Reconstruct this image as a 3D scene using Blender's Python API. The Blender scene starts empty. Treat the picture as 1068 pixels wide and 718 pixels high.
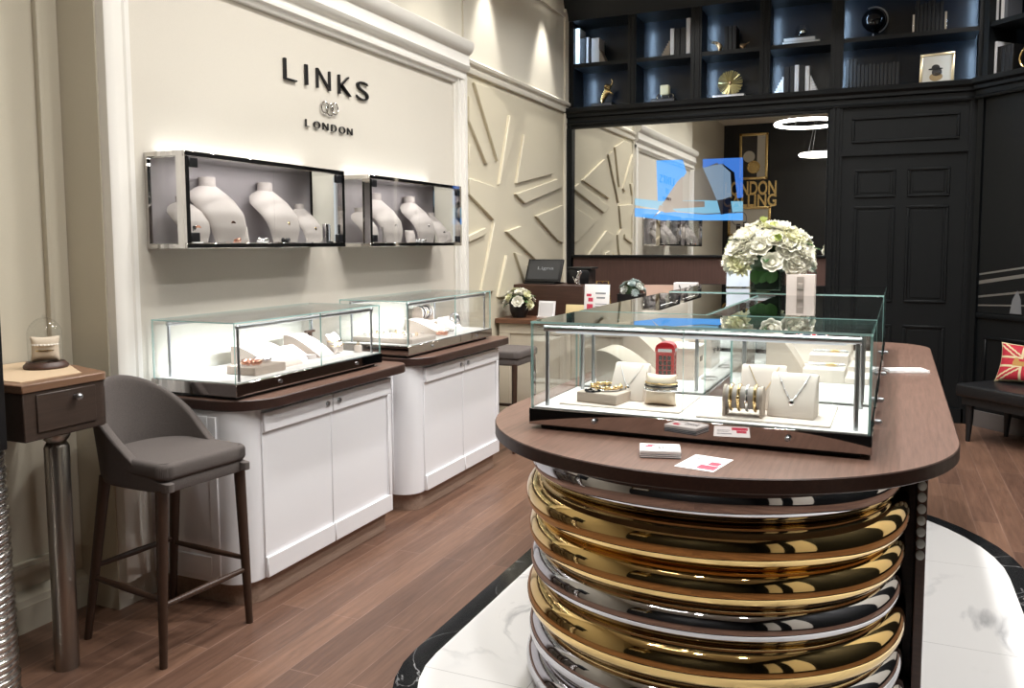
import bpy, bmesh, math, random
from mathutils import Vector, Matrix
import numpy as np
random.seed(7)
SC = bpy.context.scene
COL = SC.collection
PI = math.pi
# ---------------------------------------------------------------- camera
F, PITCH, ROLL, YAW, DY, CY, H = 874.99, 0.0817138, 0.0045645, 0.4131396, 0.01795537, 325.6, 1.5
_cy, _sy, _cp, _sp, _cr, _sr = math.cos(YAW), math.sin(YAW), math.cos(PITCH), math.sin(PITCH), math.cos(ROLL), math.sin(ROLL)
fw = Vector((-_sy*_cp, _cy*_cp, -_sp)); rt = Vector((_cy, _sy, 0)); dn = fw.cross(rt)
r2 = _cr*rt + _sr*dn; d2 = -_sr*rt + _cr*dn
cam = bpy.data.cameras.new('camera'); camo = bpy.data.objects.new('camera', cam); COL.objects.link(camo)
m = Matrix((( r2.x, -d2.x, -fw.x, 0), (r2.y, -d2.y, -fw.y, 0), (r2.z, -d2.z, -fw.z, H), (0, 0, 0, 1)))
camo.matrix_world = m
cam.sensor_width = 36; cam.lens = F/1068*36; cam.shift_y = -(359-CY)/1068; cam.clip_start = .02
SC.camera = camo
SC.view_settings.view_transform = 'Standard'
try: SC.view_settings.look = 'None'
except Exception: pass
SC.view_settings.gamma = 1; SC.view_settings.use_curve_mapping = False
SC.view_settings.exposure = 0.0
SC.cycles.max_bounces = 14; SC.cycles.transparent_max_bounces = 40
SC.cycles.glossy_bounces = 8; SC.cycles.diffuse_bounces = 5
SC.cycles.caustics_reflective = False; SC.cycles.caustics_refractive = False
SC.cycles.sample_clamp_indirect = 6.0
SC.cycles.use_denoising = True

# ---------------------------------------------------------------- materials
def lin(h):
    h = h.lstrip('#'); o = []
    for i in (0, 2, 4):
        c = int(h[i:i+2], 16)/255
        o.append(c/12.92 if c <= .04045 else ((c+.055)/1.055)**2.4)
    return (*o, 1)
def mat(name, col, rough=.5, metal=0, noise=None, bump=None, spec=.5, coat=0, emit=None, alpha=None):
    M = bpy.data.materials.new(name); M.use_nodes = True
    nt = M.node_tree; b = nt.nodes['Principled BSDF']
    c = lin(col) if isinstance(col, str) else (*col, 1)
    b.inputs['Base Color'].default_value = c
    b.inputs['Roughness'].default_value = rough; b.inputs['Metallic'].default_value = metal
    b.inputs['Specular IOR Level'].default_value = spec
    if coat: b.inputs['Coat Weight'].default_value = coat; b.inputs['Coat Roughness'].default_value = .12
    if emit: b.inputs['Emission Color'].default_value = (*emit[0], 1); b.inputs['Emission Strength'].default_value = emit[1]
    if noise or bump:
        tc = nt.nodes.new('ShaderNodeTexCoord')
    if noise:
        sc, amt = noise[0], noise[1]; stretch = noise[2] if len(noise) > 2 else (1, 1, 1)
        mp = nt.nodes.new('ShaderNodeMapping'); mp.inputs['Scale'].default_value = stretch
        nz = nt.nodes.new('ShaderNodeTexNoise'); nz.inputs['Scale'].default_value = sc; nz.inputs['Detail'].default_value = 6
        mx = nt.nodes.new('ShaderNodeMix'); mx.data_type = 'RGBA'
        mx.inputs[6].default_value = tuple(v*(1-amt) for v in c[:3])+(1,); mx.inputs[7].default_value = tuple(min(1, v*(1+amt)) for v in c[:3])+(1,)
        nt.links.new(tc.outputs['Object'], mp.inputs[0]); nt.links.new(mp.outputs[0], nz.inputs[0])
        nt.links.new(nz.outputs['Fac'], mx.inputs[0]); nt.links.new(mx.outputs[2], b.inputs['Base Color'])
    if bump:
        nb = nt.nodes.new('ShaderNodeTexNoise'); nb.inputs['Scale'].default_value = bump[0]; nb.inputs['Detail'].default_value = 3
        bp = nt.nodes.new('ShaderNodeBump'); bp.inputs['Strength'].default_value = bump[1]; bp.inputs['Distance'].default_value = .002
        nt.links.new(tc.outputs['Object'], nb.inputs[0]); nt.links.new(nb.outputs['Fac'], bp.inputs['Height']); nt.links.new(bp.outputs[0], b.inputs['Normal'])
    return M
def emitmat(name, col, s):
    M = bpy.data.materials.new(name); M.use_nodes = True; nt = M.node_tree; nt.nodes.clear()
    o = nt.nodes.new('ShaderNodeOutputMaterial'); e = nt.nodes.new('ShaderNodeEmission')
    e.inputs[0].default_value = (*col, 1); e.inputs[1].default_value = s; nt.links.new(e.outputs[0], o.inputs[0]); return M
def glassmat(name, tint, f0=1.0, rough=0.0):
    M = bpy.data.materials.new(name); M.use_nodes = True; nt = M.node_tree; nt.nodes.clear()
    o = nt.nodes.new('ShaderNodeOutputMaterial'); t = nt.nodes.new('ShaderNodeBsdfTransparent'); g = nt.nodes.new('ShaderNodeBsdfGlossy')
    t.inputs[0].default_value = (*tint, 1); g.inputs['Roughness'].default_value = rough
    fr = nt.nodes.new('ShaderNodeFresnel'); fr.inputs[0].default_value = 1.45; ge = nt.nodes.new('ShaderNodeNewGeometry'); im = nt.nodes.new('ShaderNodeMath'); im.operation = 'MULTIPLY_ADD'; im.inputs[1].default_value = 1/1.45-1.45; im.inputs[2].default_value = 1.45
    nt.links.new(ge.outputs['Backfacing'], im.inputs[0]); nt.links.new(im.outputs[0], fr.inputs[0])
    mu = nt.nodes.new('ShaderNodeMath'); mu.operation = 'MULTIPLY'; mu.inputs[1].default_value = f0
    mx = nt.nodes.new('ShaderNodeMixShader')
    nt.links.new(fr.outputs[0], mu.inputs[0]); nt.links.new(mu.outputs[0], mx.inputs[0])
    nt.links.new(t.outputs[0], mx.inputs[1]); nt.links.new(g.outputs[0], mx.inputs[2]); nt.links.new(mx.outputs[0], o.inputs[0]); return M

M_cream = mat('cream_paint', '#e0dbcd', .6, bump=(260, .12))
M_panel = mat('panel_wallcovering', '#d3cdc1', .65, noise=(180, .03), bump=(420, .25))
M_white = mat('white_lacquer', '#ebebee', .35)
M_trim = mat('white_trim', '#e9e6df', .4)
M_relief = mat('cream_relief', '#d2cab4', .55)
M_niche = mat('niche_paint', '#c9c2b0', .6, noise=(160, .03), bump=(300, .2))
M_desk = mat('desk_cream', '#ccc3b2', .5)
M_black = mat('black_panel', '#0e1113', .45, spec=.3)
M_navy = mat('navy_back', '#18222d', .24)
M_blackwall = mat('dark_wall', '#131416', .35)
M_ceil = mat('ceiling_paint', '#e6e1d4', .8)
M_chrome = mat('mirror_chrome', (.80, .80, .81), .03, 1)
M_case = mat('case_mirror_steel', (.62, .60, .58), .03, 1)
M_base = mat('dark_mirror_steel', (.40, .37, .36), .03, 1)
M_steel = mat('brushed_steel', (.48, .50, .53), .30, 1)
M_satin = mat('satin_bronze_steel', (.34, .31, .28), .32, 1)
M_silver = mat('silver_tube', (.54, .54, .57), .04, 1)
M_coil = mat('coil_silver', (.86, .85, .83), .2, 1)
M_gold = mat('gold_tube', (.72, .52, .23), .05, 1)
M_goldtrim = mat('gold_leaf', (.80, .58, .26), .25, 1)
M_bronze = mat('bronze', (.42, .30, .18), .3, 1)
M_jewel = mat('silver_jewel', (.9, .9, .92), .1, 1)
M_jewgold = mat('gold_jewel', (.9, .68, .35), .12, 1)
M_rose = mat('rose_gold', (.85, .45, .34), .15, 1)
M_pearl = mat('pearl', '#f4efe8', .2)
M_darkbead = mat('dark_bead', '#1c1c20', .25)
M_mirror = mat('mirror_glass', (.80, .80, .78), .0, 1)
M_felt = mat('grey_felt', '#a9a2a4', .85, bump=(600, .3))
M_bust = mat('bust_linen', '#bab1ac', .8, bump=(700, .3))
M_pad = mat('display_pad', '#d8ccc3', .8, bump=(700, .25))
M_block = mat('taupe_block', '#b5a79b', .75, bump=(700, .25))
M_deck = mat('white_deck', '#f2f0ee', .5)
M_pillow = mat('linen_pillow', '#d6c6b2', .85, bump=(500, .5))
M_card = mat('card', '#f4f3f3', .5)
M_cardedge = mat('card_dark', '#5e6770', .6)
M_pink = mat('card_red', '#c9425a', .5)
M_grey = mat('card_grey', '#8b8f94', .6)
M_red = mat('phone_box_red', '#c4141f', .3)
M_fabric = mat('grey_tweed', '#5f5855', .9, noise=(260, .38), bump=(900, .6))
M_walnut = mat('walnut_leg', '#3a271c', .45, noise=(14, .3, (6, 6, .6)))
M_book = mat('black_book', '#0e0e10', .5)
M_bookw = mat('white_book', '#d8d8da', .55)
M_bookg = mat('grey_book', '#55575c', .55)
M_petal = mat('white_petal', '#e9e7da', .6)
M_petal2 = mat('cream_petal', '#dfdebb', .6)
M_petal3 = mat('blue_white_petal', '#b9c6c4', .6)
M_leaf = mat('leaf_green', '#3d6a34', .5, noise=(20, .25))
M_leaf2 = mat('dark_leaf', '#24401f', .5, noise=(20, .25))
M_stem = mat('stem_green', '#2a4326', .6)
M_pot = mat('black_pot', '#121314', .35)
M_leather = mat('black_leather', '#17181a', .4, bump=(200, .2))
M_screen = mat('screen_black', '#0b0c0f', .12)
M_plastic = mat('black_plastic', '#101114', .35)
M_sign = mat('sign_black', '#19181a', .3)
M_beige = mat('beige_leather', '#d8b8a6', .6)
M_bag = mat('paper_bag', '#d9cdc6', .6)
M_manila = mat('manila', '#e2cf9c', .6)
M_inset = mat('leather_inset', '#c9b193', .6, bump=(300, .2))
M_pebble = mat('pebble', '#b9bcb8', .35)
M_cream2 = mat('ivory', '#ddd9b9', .5)
M_photo = mat('photo_paper', '#d8d3c6', .5)
M_photodark = mat('photo_dark', '#3a3634', .5)
M_uj_red = mat('cushion_red', '#b8293a', .8, bump=(400, .5))
M_uj_cream = mat('cushion_cream', '#d9c9a0', .8, bump=(400, .5))
M_uj_gold = mat('cushion_gold', '#b98a45', .6, bump=(400, .5))
M_uj_navy = mat('mini_navy', '#1c2240', .6)
M_uj_red2 = mat('mini_red', '#d1192c', .6)
M_uj_white = mat('mini_white', '#f2efef', .6)
M_glass = glassmat('case_glass', (.985, .992, .99))
M_gtop = glassmat('case_top_glass', (.91, .955, .935), 1.5)
M_gclear = glassmat('clear_glass', (.97, .975, .97))
M_gvase = glassmat('vase_glass', (.80, .86, .82), 1.3)
M_gedge = mat('glass_edge', (.42, .68, .66), .12, 0, spec=.8)
M_gedge.node_tree.nodes['Principled BSDF'].inputs['Alpha'].default_value = .75
M_led = emitmat("led_warm", (.95, .98, 1), .5)
M_ledcool = emitmat('led_cool', (.50, .72, 1), 48)
M_lens = emitmat("lamp_lens", (1, .95, .88), 12)
M_ring = emitmat('ring_lamp', (1, .95, .88), 12)

def woodmat(name, base, dark, axis, rough=.4, scale=1.0, coat=0):
    M = bpy.data.materials.new(name); M.use_nodes = True; nt = M.node_tree; b = nt.nodes['Principled BSDF']
    tc = nt.nodes.new('ShaderNodeTexCoord'); mp = nt.nodes.new('ShaderNodeMapping')
    s = [90*scale]*3; s['xyz'.index(axis)] = 5*scale; mp.inputs['Scale'].default_value = s
    nz = nt.nodes.new('ShaderNodeTexNoise'); nz.inputs['Scale'].default_value = 1; nz.inputs['Detail'].default_value = 8; nz.inputs['Roughness'].default_value = .65
    cr = nt.nodes.new('ShaderNodeValToRGB'); cr.color_ramp.elements[0].position = .32; cr.color_ramp.elements[1].position = .68
    cr.color_ramp.elements[0].color = lin(dark); cr.color_ramp.elements[1].color = lin(base)
    nt.links.new(tc.outputs['Object'], mp.inputs[0]); nt.links.new(mp.outputs[0], nz.inputs[0]); nt.links.new(nz.outputs['Fac'], cr.inputs[0]); nt.links.new(cr.outputs[0], b.inputs['Base Color'])
    b.inputs['Roughness'].default_value = rough
    if coat: b.inputs['Coat Weight'].default_value = coat; b.inputs['Coat Roughness'].default_value = .2
    return M
M_counter = woodmat('counter_walnut', '#785c50', '#5d463b', 'y', .38)
M_edge = woodmat('counter_edge', '#3c2720', '#2c1b16', 'y', .4)
M_kick = woodmat('kick_wood', '#a48d7e', '#8c7565', 'y', .35)
M_riser = woodmat('riser_walnut', '#4a3127', '#39251c', 'x', .45)
M_islet = woodmat('table_walnut', '#43362f', '#362b25', 'y', .4)
M_isletop = woodmat('table_walnut_top', '#86664f', '#6b4f3d', 'y', .4)
M_desktop = woodmat('desk_top', '#7c5640', '#5c3d2c', 'x', .4)
M_brownpanel = woodmat('brown_panel', '#5a413a', '#4d3731', 'z', .5)

def floormat():
    M = bpy.data.materials.new('plank_floor'); M.use_nodes = True; nt = M.node_tree; b = nt.nodes['Principled BSDF']
    tc = nt.nodes.new('ShaderNodeTexCoord'); mp = nt.nodes.new('ShaderNodeMapping'); mp.inputs['Rotation'].default_value = (0, 0, PI/2)
    br = nt.nodes.new('ShaderNodeTexBrick'); br.offset = .37; br.offset_frequency = 2
    br.inputs['Scale'].default_value = 1; br.inputs['Brick Width'].default_value = 1.15; br.inputs['Row Height'].default_value = .125
    br.inputs['Mortar Size'].default_value = .0018; br.inputs['Bias'].default_value = 0; br.inputs['Mortar Smooth'].default_value = .1
    br.inputs['Color1'].default_value = lin('#80614f'); br.inputs['Color2'].default_value = lin('#644a3d'); br.inputs['Mortar'].default_value = lin('#8f7365')
    nt.links.new(tc.outputs['Object'], mp.inputs[0]); nt.links.new(mp.outputs[0], br.inputs[0])
    m2 = nt.nodes.new('ShaderNodeMapping'); m2.inputs['Scale'].default_value = (38, 2.6, 1)
    nz = nt.nodes.new('ShaderNodeTexNoise'); nz.inputs['Scale'].default_value = 1; nz.inputs['Detail'].default_value = 9; nz.inputs['Roughness'].default_value = .68; nz.inputs['Distortion'].default_value = .8
    nt.links.new(tc.outputs['Object'], m2.inputs[0]); nt.links.new(m2.outputs[0], nz.inputs[0])
    cr = nt.nodes.new('ShaderNodeValToRGB'); cr.color_ramp.elements[0].position = .3; cr.color_ramp.elements[1].position = .72
    cr.color_ramp.elements[0].color = (.56, .54, .53, 1); cr.color_ramp.elements[1].color = (1.12, 1.12, 1.12, 1)
    nt.links.new(nz.outputs['Fac'], cr.inputs[0])
    mu = nt.nodes.new('ShaderNodeMix'); mu.data_type = 'RGBA'; mu.blend_type = 'MULTIPLY'; mu.inputs[0].default_value = 1
    nt.links.new(br.outputs['Color'], mu.inputs[6]); nt.links.new(cr.outputs[0], mu.inputs[7]); nt.links.new(mu.outputs[2], b.inputs['Base Color'])
    b.inputs['Roughness'].default_value = .36
    bp = nt.nodes.new('ShaderNodeBump'); bp.inputs['Strength'].default_value = .12; bp.inputs['Distance'].default_value = .003
    nt.links.new(nz.outputs['Fac'], bp.inputs['Height']); nt.links.new(bp.outputs[0], b.inputs['Normal'])
    return M
def marblemat(name, base, vein, scale, width, rough=.12, tile=None):
    M = bpy.data.materials.new(name); M.use_nodes = True; nt = M.node_tree; b = nt.nodes['Principled BSDF']
    tc = nt.nodes.new('ShaderNodeTexCoord')
    nz = nt.nodes.new('ShaderNodeTexNoise'); nz.inputs['Scale'].default_value = scale; nz.inputs['Detail'].default_value = 7; nz.inputs['Distortion'].default_value = 1.6
    sb = nt.nodes.new('ShaderNodeMath'); sb.operation = 'SUBTRACT'; sb.inputs[1].default_value = .5
    ab = nt.nodes.new('ShaderNodeMath'); ab.operation = 'ABSOLUTE'
    cr = nt.nodes.new('ShaderNodeValToRGB'); cr.color_ramp.elements[0].position = 0; cr.color_ramp.elements[0].color = lin(vein)
    cr.color_ramp.elements[1].position = width; cr.color_ramp.elements[1].color = lin(base)
    n2 = nt.nodes.new('ShaderNodeTexNoise'); n2.inputs['Scale'].default_value = scale*.6; n2.inputs['Detail'].default_value = 2
    c2 = nt.nodes.new('ShaderNodeValToRGB'); c2.color_ramp.elements[0].position = .5; c2.color_ramp.elements[1].position = .68
    mx = nt.nodes.new('ShaderNodeMix'); mx.data_type = 'RGBA'; mx.inputs[6].default_value = lin(base)
    L = nt.links.new
    L(tc.outputs['Object'], nz.inputs[0]); L(nz.outputs['Fac'], sb.inputs[0]); L(sb.outputs[0], ab.inputs[0]); L(ab.outputs[0], cr.inputs[0])
    L(tc.outputs['Object'], n2.inputs[0]); L(n2.outputs['Fac'], c2.inputs[0]); L(c2.outputs[0], mx.inputs[0]); L(cr.outputs[0], mx.inputs[7])
    out = mx.outputs[2]
    if tile:
        br = nt.nodes.new('ShaderNodeTexBrick'); br.offset = 0
        br.inputs['Scale'].default_value = 1; br.inputs['Brick Width'].default_value = tile; br.inputs['Row Height'].default_value = tile; br.inputs['Mortar Size'].default_value = .0015
        br.inputs['Color1'].default_value = br.inputs['Color2'].default_value = (1, 1, 1, 1); br.inputs['Mortar'].default_value = (.62, .62, .62, 1)
        m3 = nt.nodes.new('ShaderNodeMapping'); m3.inputs['Location'].default_value = (.15, .2, 0); L(tc.outputs['Object'], m3.inputs[0]); L(m3.outputs[0], br.inputs[0])
        mu = nt.nodes.new('ShaderNodeMix'); mu.data_type = 'RGBA'; mu.blend_type = 'MULTIPLY'; mu.inputs[0].default_value = 1
        L(out, mu.inputs[6]); L(br.outputs['Color'], mu.inputs[7]); out = mu.outputs[2]
    L(out, b.inputs['Base Color']); b.inputs['Roughness'].default_value = rough
    return M
M_floor = floormat()
M_marble = marblemat('white_marble', '#f4f3f2', '#a9aaad', 1.3, .035, tile=.9)
M_blackmarble = marblemat('black_marble', '#191b1d', '#c9c9c9', 2.2, .012)

# ---------------------------------------------------------------- mesh builder
class MB:
    def __init__(s): s.bm = bmesh.new()
    def _merge(s, t, mi=0, M=None):
        if M is not None: bmesh.ops.transform(t, matrix=M, verts=t.verts)
        base = {}
        for v in t.verts: base[v] = s.bm.verts.new(v.co)
        for f in t.faces:
            try:
                g = s.bm.faces.new([base[v] for v in f.verts]); g.material_index = f.material_index if mi is None else mi
            except ValueError: pass
        t.free(); return s
    def box(s, x0, x1, y0, y1, z0, z1, bev=0, seg=2, mi=0, M=None):
        t = bmesh.new(); bmesh.ops.create_cube(t, size=1)
        bmesh.ops.scale(t, vec=(x1-x0, y1-y0, z1-z0), verts=t.verts); bmesh.ops.translate(t, vec=((x0+x1)/2, (y0+y1)/2, (z0+z1)/2), verts=t.verts)
        if bev: bmesh.ops.bevel(t, geom=t.edges[:], offset=min(bev, .49*min(abs(x1-x0), abs(y1-y0), abs(z1-z0))), segments=seg, affect='EDGES', profile=.5)
        return s._merge(t, mi, M)
    def prism(s, pts, axis, a0, a1, bev=0, mi=0, M=None, seg=2):
        # pts 2D polygon in the two other axes (in xyz order), extruded along axis a0..a1
        t = bmesh.new(); i = 'xyz'.index(axis); o = [k for k in range(3) if k != i]
        def mk(a):
            vs = []
            for p in pts:
                c = [0, 0, 0]; c[o[0]], c[o[1]], c[i] = p[0], p[1], a; vs.append(t.verts.new(c))
            return vs
        A, B = mk(a0), mk(a1); n = len(pts)
        t.faces.new(A); t.faces.new(B[::-1])
        for k in range(n): t.faces.new((A[k], B[k], B[(k+1) % n], A[(k+1) % n]))
        bmesh.ops.recalc_face_normals(t, faces=t.faces)
        if bev: bmesh.ops.bevel(t, geom=[e for e in t.edges], offset=bev, segments=seg, affect='EDGES', profile=.5)
        return s._merge(t, mi, M)
    def tube(s, pts, r, n=12, closed=False, mi=0, M=None, cap=True):
        pts = [Vector(p) for p in pts]; N = len(pts); R = r if isinstance(r, (list, tuple)) else [r]*N
        t = bmesh.new(); rings = []; prev = None
        for k in range(N):
            if closed: d = pts[(k+1) % N]-pts[k-1]
            else: d = pts[min(k+1, N-1)]-pts[max(k-1, 0)]
            d.normalize()
            if prev is None:
                u = d.orthogonal().normalized()
            else:
                u = prev - d*prev.dot(d)
                u = u.normalized() if u.length > 1e-6 else d.orthogonal().normalized()
            prev = u; v = d.cross(u)
            rings.append([t.verts.new(pts[k]+R[k]*(math.cos(2*PI*j/n)*u+math.sin(2*PI*j/n)*v)) for j in range(n)])
        K = N if closed else N-1
        for k in range(K):
            a, b = rings[k], rings[(k+1) % N]
            off = 0
            if closed and k == N-1:
                off = min(range(n), key=lambda o: (a[0].co-b[o].co).length)
            for j in range(n): t.faces.new((a[j], a[(j+1) % n], b[(j+1+off) % n], b[(j+off) % n]))
        if not closed and cap: t.faces.new(rings[0][::-1]); t.faces.new(rings[-1])
        bmesh.ops.recalc_face_normals(t, faces=t.faces)
        return s._merge(t, mi, M)
    def cyl(s, p0, p1, r0, r1=None, n=20, mi=0, M=None): return s.tube([p0, p1], [r0, r0 if r1 is None else r1], n, mi=mi, M=M)
    def torus(s, c, R, r, axis='z', n=32, k=8, mi=0, M=None, sc=(1, 1)):
        P = []
        for j in range(n):
            a, b = R*sc[0]*math.cos(2*PI*j/n), R*sc[1]*math.sin(2*PI*j/n)
            P.append({'z': (c[0]+a, c[1]+b, c[2]), 'y': (c[0]+a, c[1], c[2]+b), 'x': (c[0], c[1]+a, c[2]+b)}[axis])
        return s.tube(P, r, k, True, mi=mi, M=M)
    def lathe(s, prof, c=(0, 0, 0), n=28, mi=0, M=None, ang=2*PI):
        t = bmesh.new(); rings = []
        for r, z in prof:
            if r < 1e-6: rings.append([t.verts.new((c[0], c[1], c[2]+z))])
            else: rings.append([t.verts.new((c[0]+r*math.cos(2*PI*j/n), c[1]+r*math.sin(2*PI*j/n), c[2]+z)) for j in range(n)])
        for a, b in zip(rings, rings[1:]):
            for j in range(n):
                q = [a[j % len(a)], a[(j+1) % len(a)], b[(j+1) % len(b)], b[j % len(b)]]
                q = list(dict.fromkeys(q))
                if len(q) > 2: t.faces.new(q)
        if len(rings[0]) > 1: t.faces.new(rings[0][::-1])
        if len(rings[-1]) > 1: t.faces.new(rings[-1])
        bmesh.ops.recalc_face_normals(t, faces=t.faces)
        return s._merge(t, mi, M)
    def ball(s, c, r, u=16, v=10, mi=0, M=None):
        r = (r, r, r) if not isinstance(r, (tuple, list)) else r
        t = bmesh.new(); bmesh.ops.create_uvsphere(t, u_segments=u, v_segments=v, radius=1)
        bmesh.ops.scale(t, vec=r, verts=t.verts); bmesh.ops.translate(t, vec=c, verts=t.verts)
        return s._merge(t, mi, M)
    def grid(s, fn, nu, nv, thick=0, mi=0, M=None, mfn=None, closeu=False):
        # fn(u,v)->point ; thick: solidify along normal
        t = bmesh.new(); V = [[t.verts.new(fn(i/nu, j/nv)) for j in range(nv+1)] for i in range(nu+(0 if closeu else 1))]
        W = len(V)
        for i in range(nu):
            for j in range(nv):
                f = t.faces.new((V[i][j], V[(i+1) % W][j], V[(i+1) % W][j+1], V[i][j+1]))
                f.material_index = mfn((i+.5)/nu, (j+.5)/nv) if mfn else mi
        if thick:
            t.normal_update(); bmesh.ops.solidify(t, geom=t.faces[:], thickness=thick)
        return s._merge(t, None, M)
    def loft(s, secs, mi=0, M=None):
        # secs list of closed loops (same count)
        t = bmesh.new(); R = [[t.verts.new(p) for p in l] for l in secs]; n = len(R[0])
        for a, b in zip(R, R[1:]):
            for j in range(n): t.faces.new((a[j], a[(j+1) % n], b[(j+1) % n], b[j]))
        t.faces.new(R[0][::-1]); t.faces.new(R[-1]); bmesh.ops.recalc_face_normals(t, faces=t.faces)
        return s._merge(t, mi, M)
    def text(s, body, size=1, ext=.01, box=None, M=None, mi=0, off=0):
        c = bpy.data.curves.new('tmp', 'FONT'); c.body = body; c.size = size; c.extrude = ext; c.offset = off
        o = bpy.data.objects.new('tmp', c); COL.objects.link(o)
        dg = bpy.context.evaluated_depsgraph_get(); me = bpy.data.meshes.new_from_object(o.evaluated_get(dg))
        t = bmesh.new(); t.from_mesh(me); bpy.data.objects.remove(o); bpy.data.curves.remove(c); bpy.data.meshes.remove(me)
        if box:   # fit bbox to (x0,x1,y0,y1)
            xs = [v.co.x for v in t.verts]; ys = [v.co.y for v in t.verts]
            x0, x1, y0, y1 = box
            for v in t.verts:
                v.co.x = x0+(v.co.x-min(xs))/(max(xs)-min(xs))*(x1-x0); v.co.y = y0+(v.co.y-min(ys))/(max(ys)-min(ys))*(y1-y0)
        return s._merge(t, mi, M)
    def pane(s, x0, x1, y0, y1, z0, z1):
        # glass sheet: large faces slot 0, thin edge faces slot 1
        d = [x1-x0, y1-y0, z1-z0]; th = d.index(min(d)); n0 = len(s.bm.faces)
        s.box(x0, x1, y0, y1, z0, z1); s.bm.faces.ensure_lookup_table(); s.bm.normal_update()
        for f in s.bm.faces[n0:]: f.material_index = 0 if abs(f.normal[th]) > .5 else 1
        return s

ROT_I = Matrix.Rotation(-DY, 4, 'Z')
ORIG = {}
def finish(name, mb, mats, smooth=40):
    me = bpy.data.meshes.new(name); mb.bm.normal_update(); mb.bm.to_mesh(me); mb.bm.free()
    for M in (mats if isinstance(mats, (list, tuple)) else [mats]): me.materials.append(M)
    if smooth:
        me.shade_smooth(); me.set_sharp_from_angle(angle=math.radians(smooth))
    o = bpy.data.objects.new(name, me); COL.objects.link(o); return o
def place(o, org, frame, loc, rz):
    p = Vector(loc if loc is not None else org)
    if frame == 'I': p = ROT_I @ p; rz = rz - DY
    o.location = p; o.rotation_euler = (0, 0, rz)
def thing(name, label, cat, org=(0, 0, 0), frame='A', loc=None, rz=0, group=None):
    o = bpy.data.objects.new(name, None); o.empty_display_size = .05; COL.objects.link(o)
    place(o, org, frame, loc, rz); ORIG[o] = Vector(org)
    o['label'] = label; o['category'] = cat
    if group: o['group'] = group
    return o
def part(name, mb, mats, parent, smooth=40, label=None, org=None):
    og = ORIG[parent] if org is None else Vector(org)
    bmesh.ops.translate(mb.bm, vec=-og, verts=mb.bm.verts)
    o = finish(name, mb, mats, smooth); o.parent = parent; ORIG[o] = og
    if label: o['label'] = label
    return o
def solo(name, mb, mats, label, cat, org=(0, 0, 0), frame='A', loc=None, rz=0, group=None, smooth=40, rx=None):
    bmesh.ops.translate(mb.bm, vec=-Vector(org), verts=mb.bm.verts)
    o = finish(name, mb, mats, smooth); place(o, org, frame, loc, rz); ORIG[o] = Vector(org)
    o['label'] = label; o['category'] = cat
    if group: o['group'] = group
    return o
def struct(name, mb, mats, smooth=40):
    o = finish(name, mb, mats, smooth); o['kind'] = 'structure'; return o
def dup(root, loc=None, rz=None, label=None, frame='A', group=None):
    r = root.copy(); COL.objects.link(r)
    if loc is not None: place(r, (0, 0, 0), frame, loc, rz or 0)
    if label: r['label'] = label
    if group: r['group'] = group
    for ch in list(root.children):
        c = ch.copy(); COL.objects.link(c); c.parent = r
        for g in list(ch.children):
            d = g.copy(); COL.objects.link(d); d.parent = c
    return r
def arealight(name, loc, rot, sx, sy, power, col=(1, .93, .84), parent=None, spread=PI, shape='RECTANGLE'):
    l = bpy.data.lights.new(name, 'AREA'); l.shape = shape; l.size = sx; l.size_y = sy; l.energy = power; l.color = col; l.spread = spread
    o = bpy.data.objects.new(name, l); COL.objects.link(o); o.location = loc; o.rotation_euler = rot
    if parent: o.parent = parent
    return o
ORDS = ['first', 'second', 'third', 'fourth', 'fifth', 'sixth', 'seventh', 'eighth', 'ninth', 'tenth', 'eleventh', 'twelfth', 'thirteenth', 'fourteenth']
def arc(cx, cy, r, a0, a1, n): return [(cx+r*math.cos(a0+(a1-a0)*i/n), cy+r*math.sin(a0+(a1-a0)*i/n)) for i in range(n+1)]
def rrect(x0, x1, y0, y1, r, n=8):
    r = r if isinstance(r, (tuple, list)) else (r,)*4   # corners: x0y0, x1y0, x1y1, x0y1
    P = []
    for (cx, cy, a, q) in ((x0+r[0], y0+r[0], PI, r[0]), (x1-r[1], y0+r[1], 1.5*PI, r[1]), (x1-r[2], y1-r[2], 0, r[2]), (x0+r[3], y1-r[3], .5*PI, r[3])):
        P += arc(cx, cy, q, a, a+PI/2, n) if q > 0 else [(cx, cy)]
    return P
def ray(u, v):
    return r2*((u-534)/F)+d2*((v-CY)/F)+fw
def onx(u, v, x):
    d = ray(u, v); t = x/d.x; return (t*d.y, H+t*d.z)
# ================================================================ the room
ZC = 3.85
struct('floor', MB().box(-3.4, 2.3, -1.7, 8.4, -.1, 0), M_floor)
def stadium(cx, a, y0, y1, b0, b1, n=24):
    P = [(cx-a*math.cos(PI*i/n), y0-b0*math.sin(PI*i/n)) for i in range(n+1)]
    P += [(cx+a*math.cos(PI*i/n), y1+b1*math.sin(PI*i/n)) for i in range(n+1)]
    return P
so = stadium(-.44, 1.095, 2.6, 4.2, .80, 1.12); si = stadium(-.44, 1.01, 2.6, 4.2, .715, 1.035)
mb = MB(); t = bmesh.new(); n = len(so)
for z0, z1 in ((.0005, .003),):
    a = [t.verts.new((*p, z1)) for p in so]; b = [t.verts.new((*p, z1)) for p in si]
    c = [t.verts.new((*p, z0)) for p in so]; d = [t.verts.new((*p, z0)) for p in si]
    for k in range(n):
        q = (k+1) % n
        t.faces.new((a[k], a[q], b[q], b[k])); t.faces.new((c[k], a[k], a[q], c[q])[::-1]); t.faces.new((d[k], b[k], b[q], d[q])); t.faces.new((c[k], c[q], d[q], d[k])[::-1])
bmesh.ops.recalc_face_normals(t, faces=t.faces); mb._merge(t)
struct('floor_marble_border', mb, M_blackmarble)
struct('floor_marble_inlay', MB().prism(si, 'z', .0005, .0029), M_marble)

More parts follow.
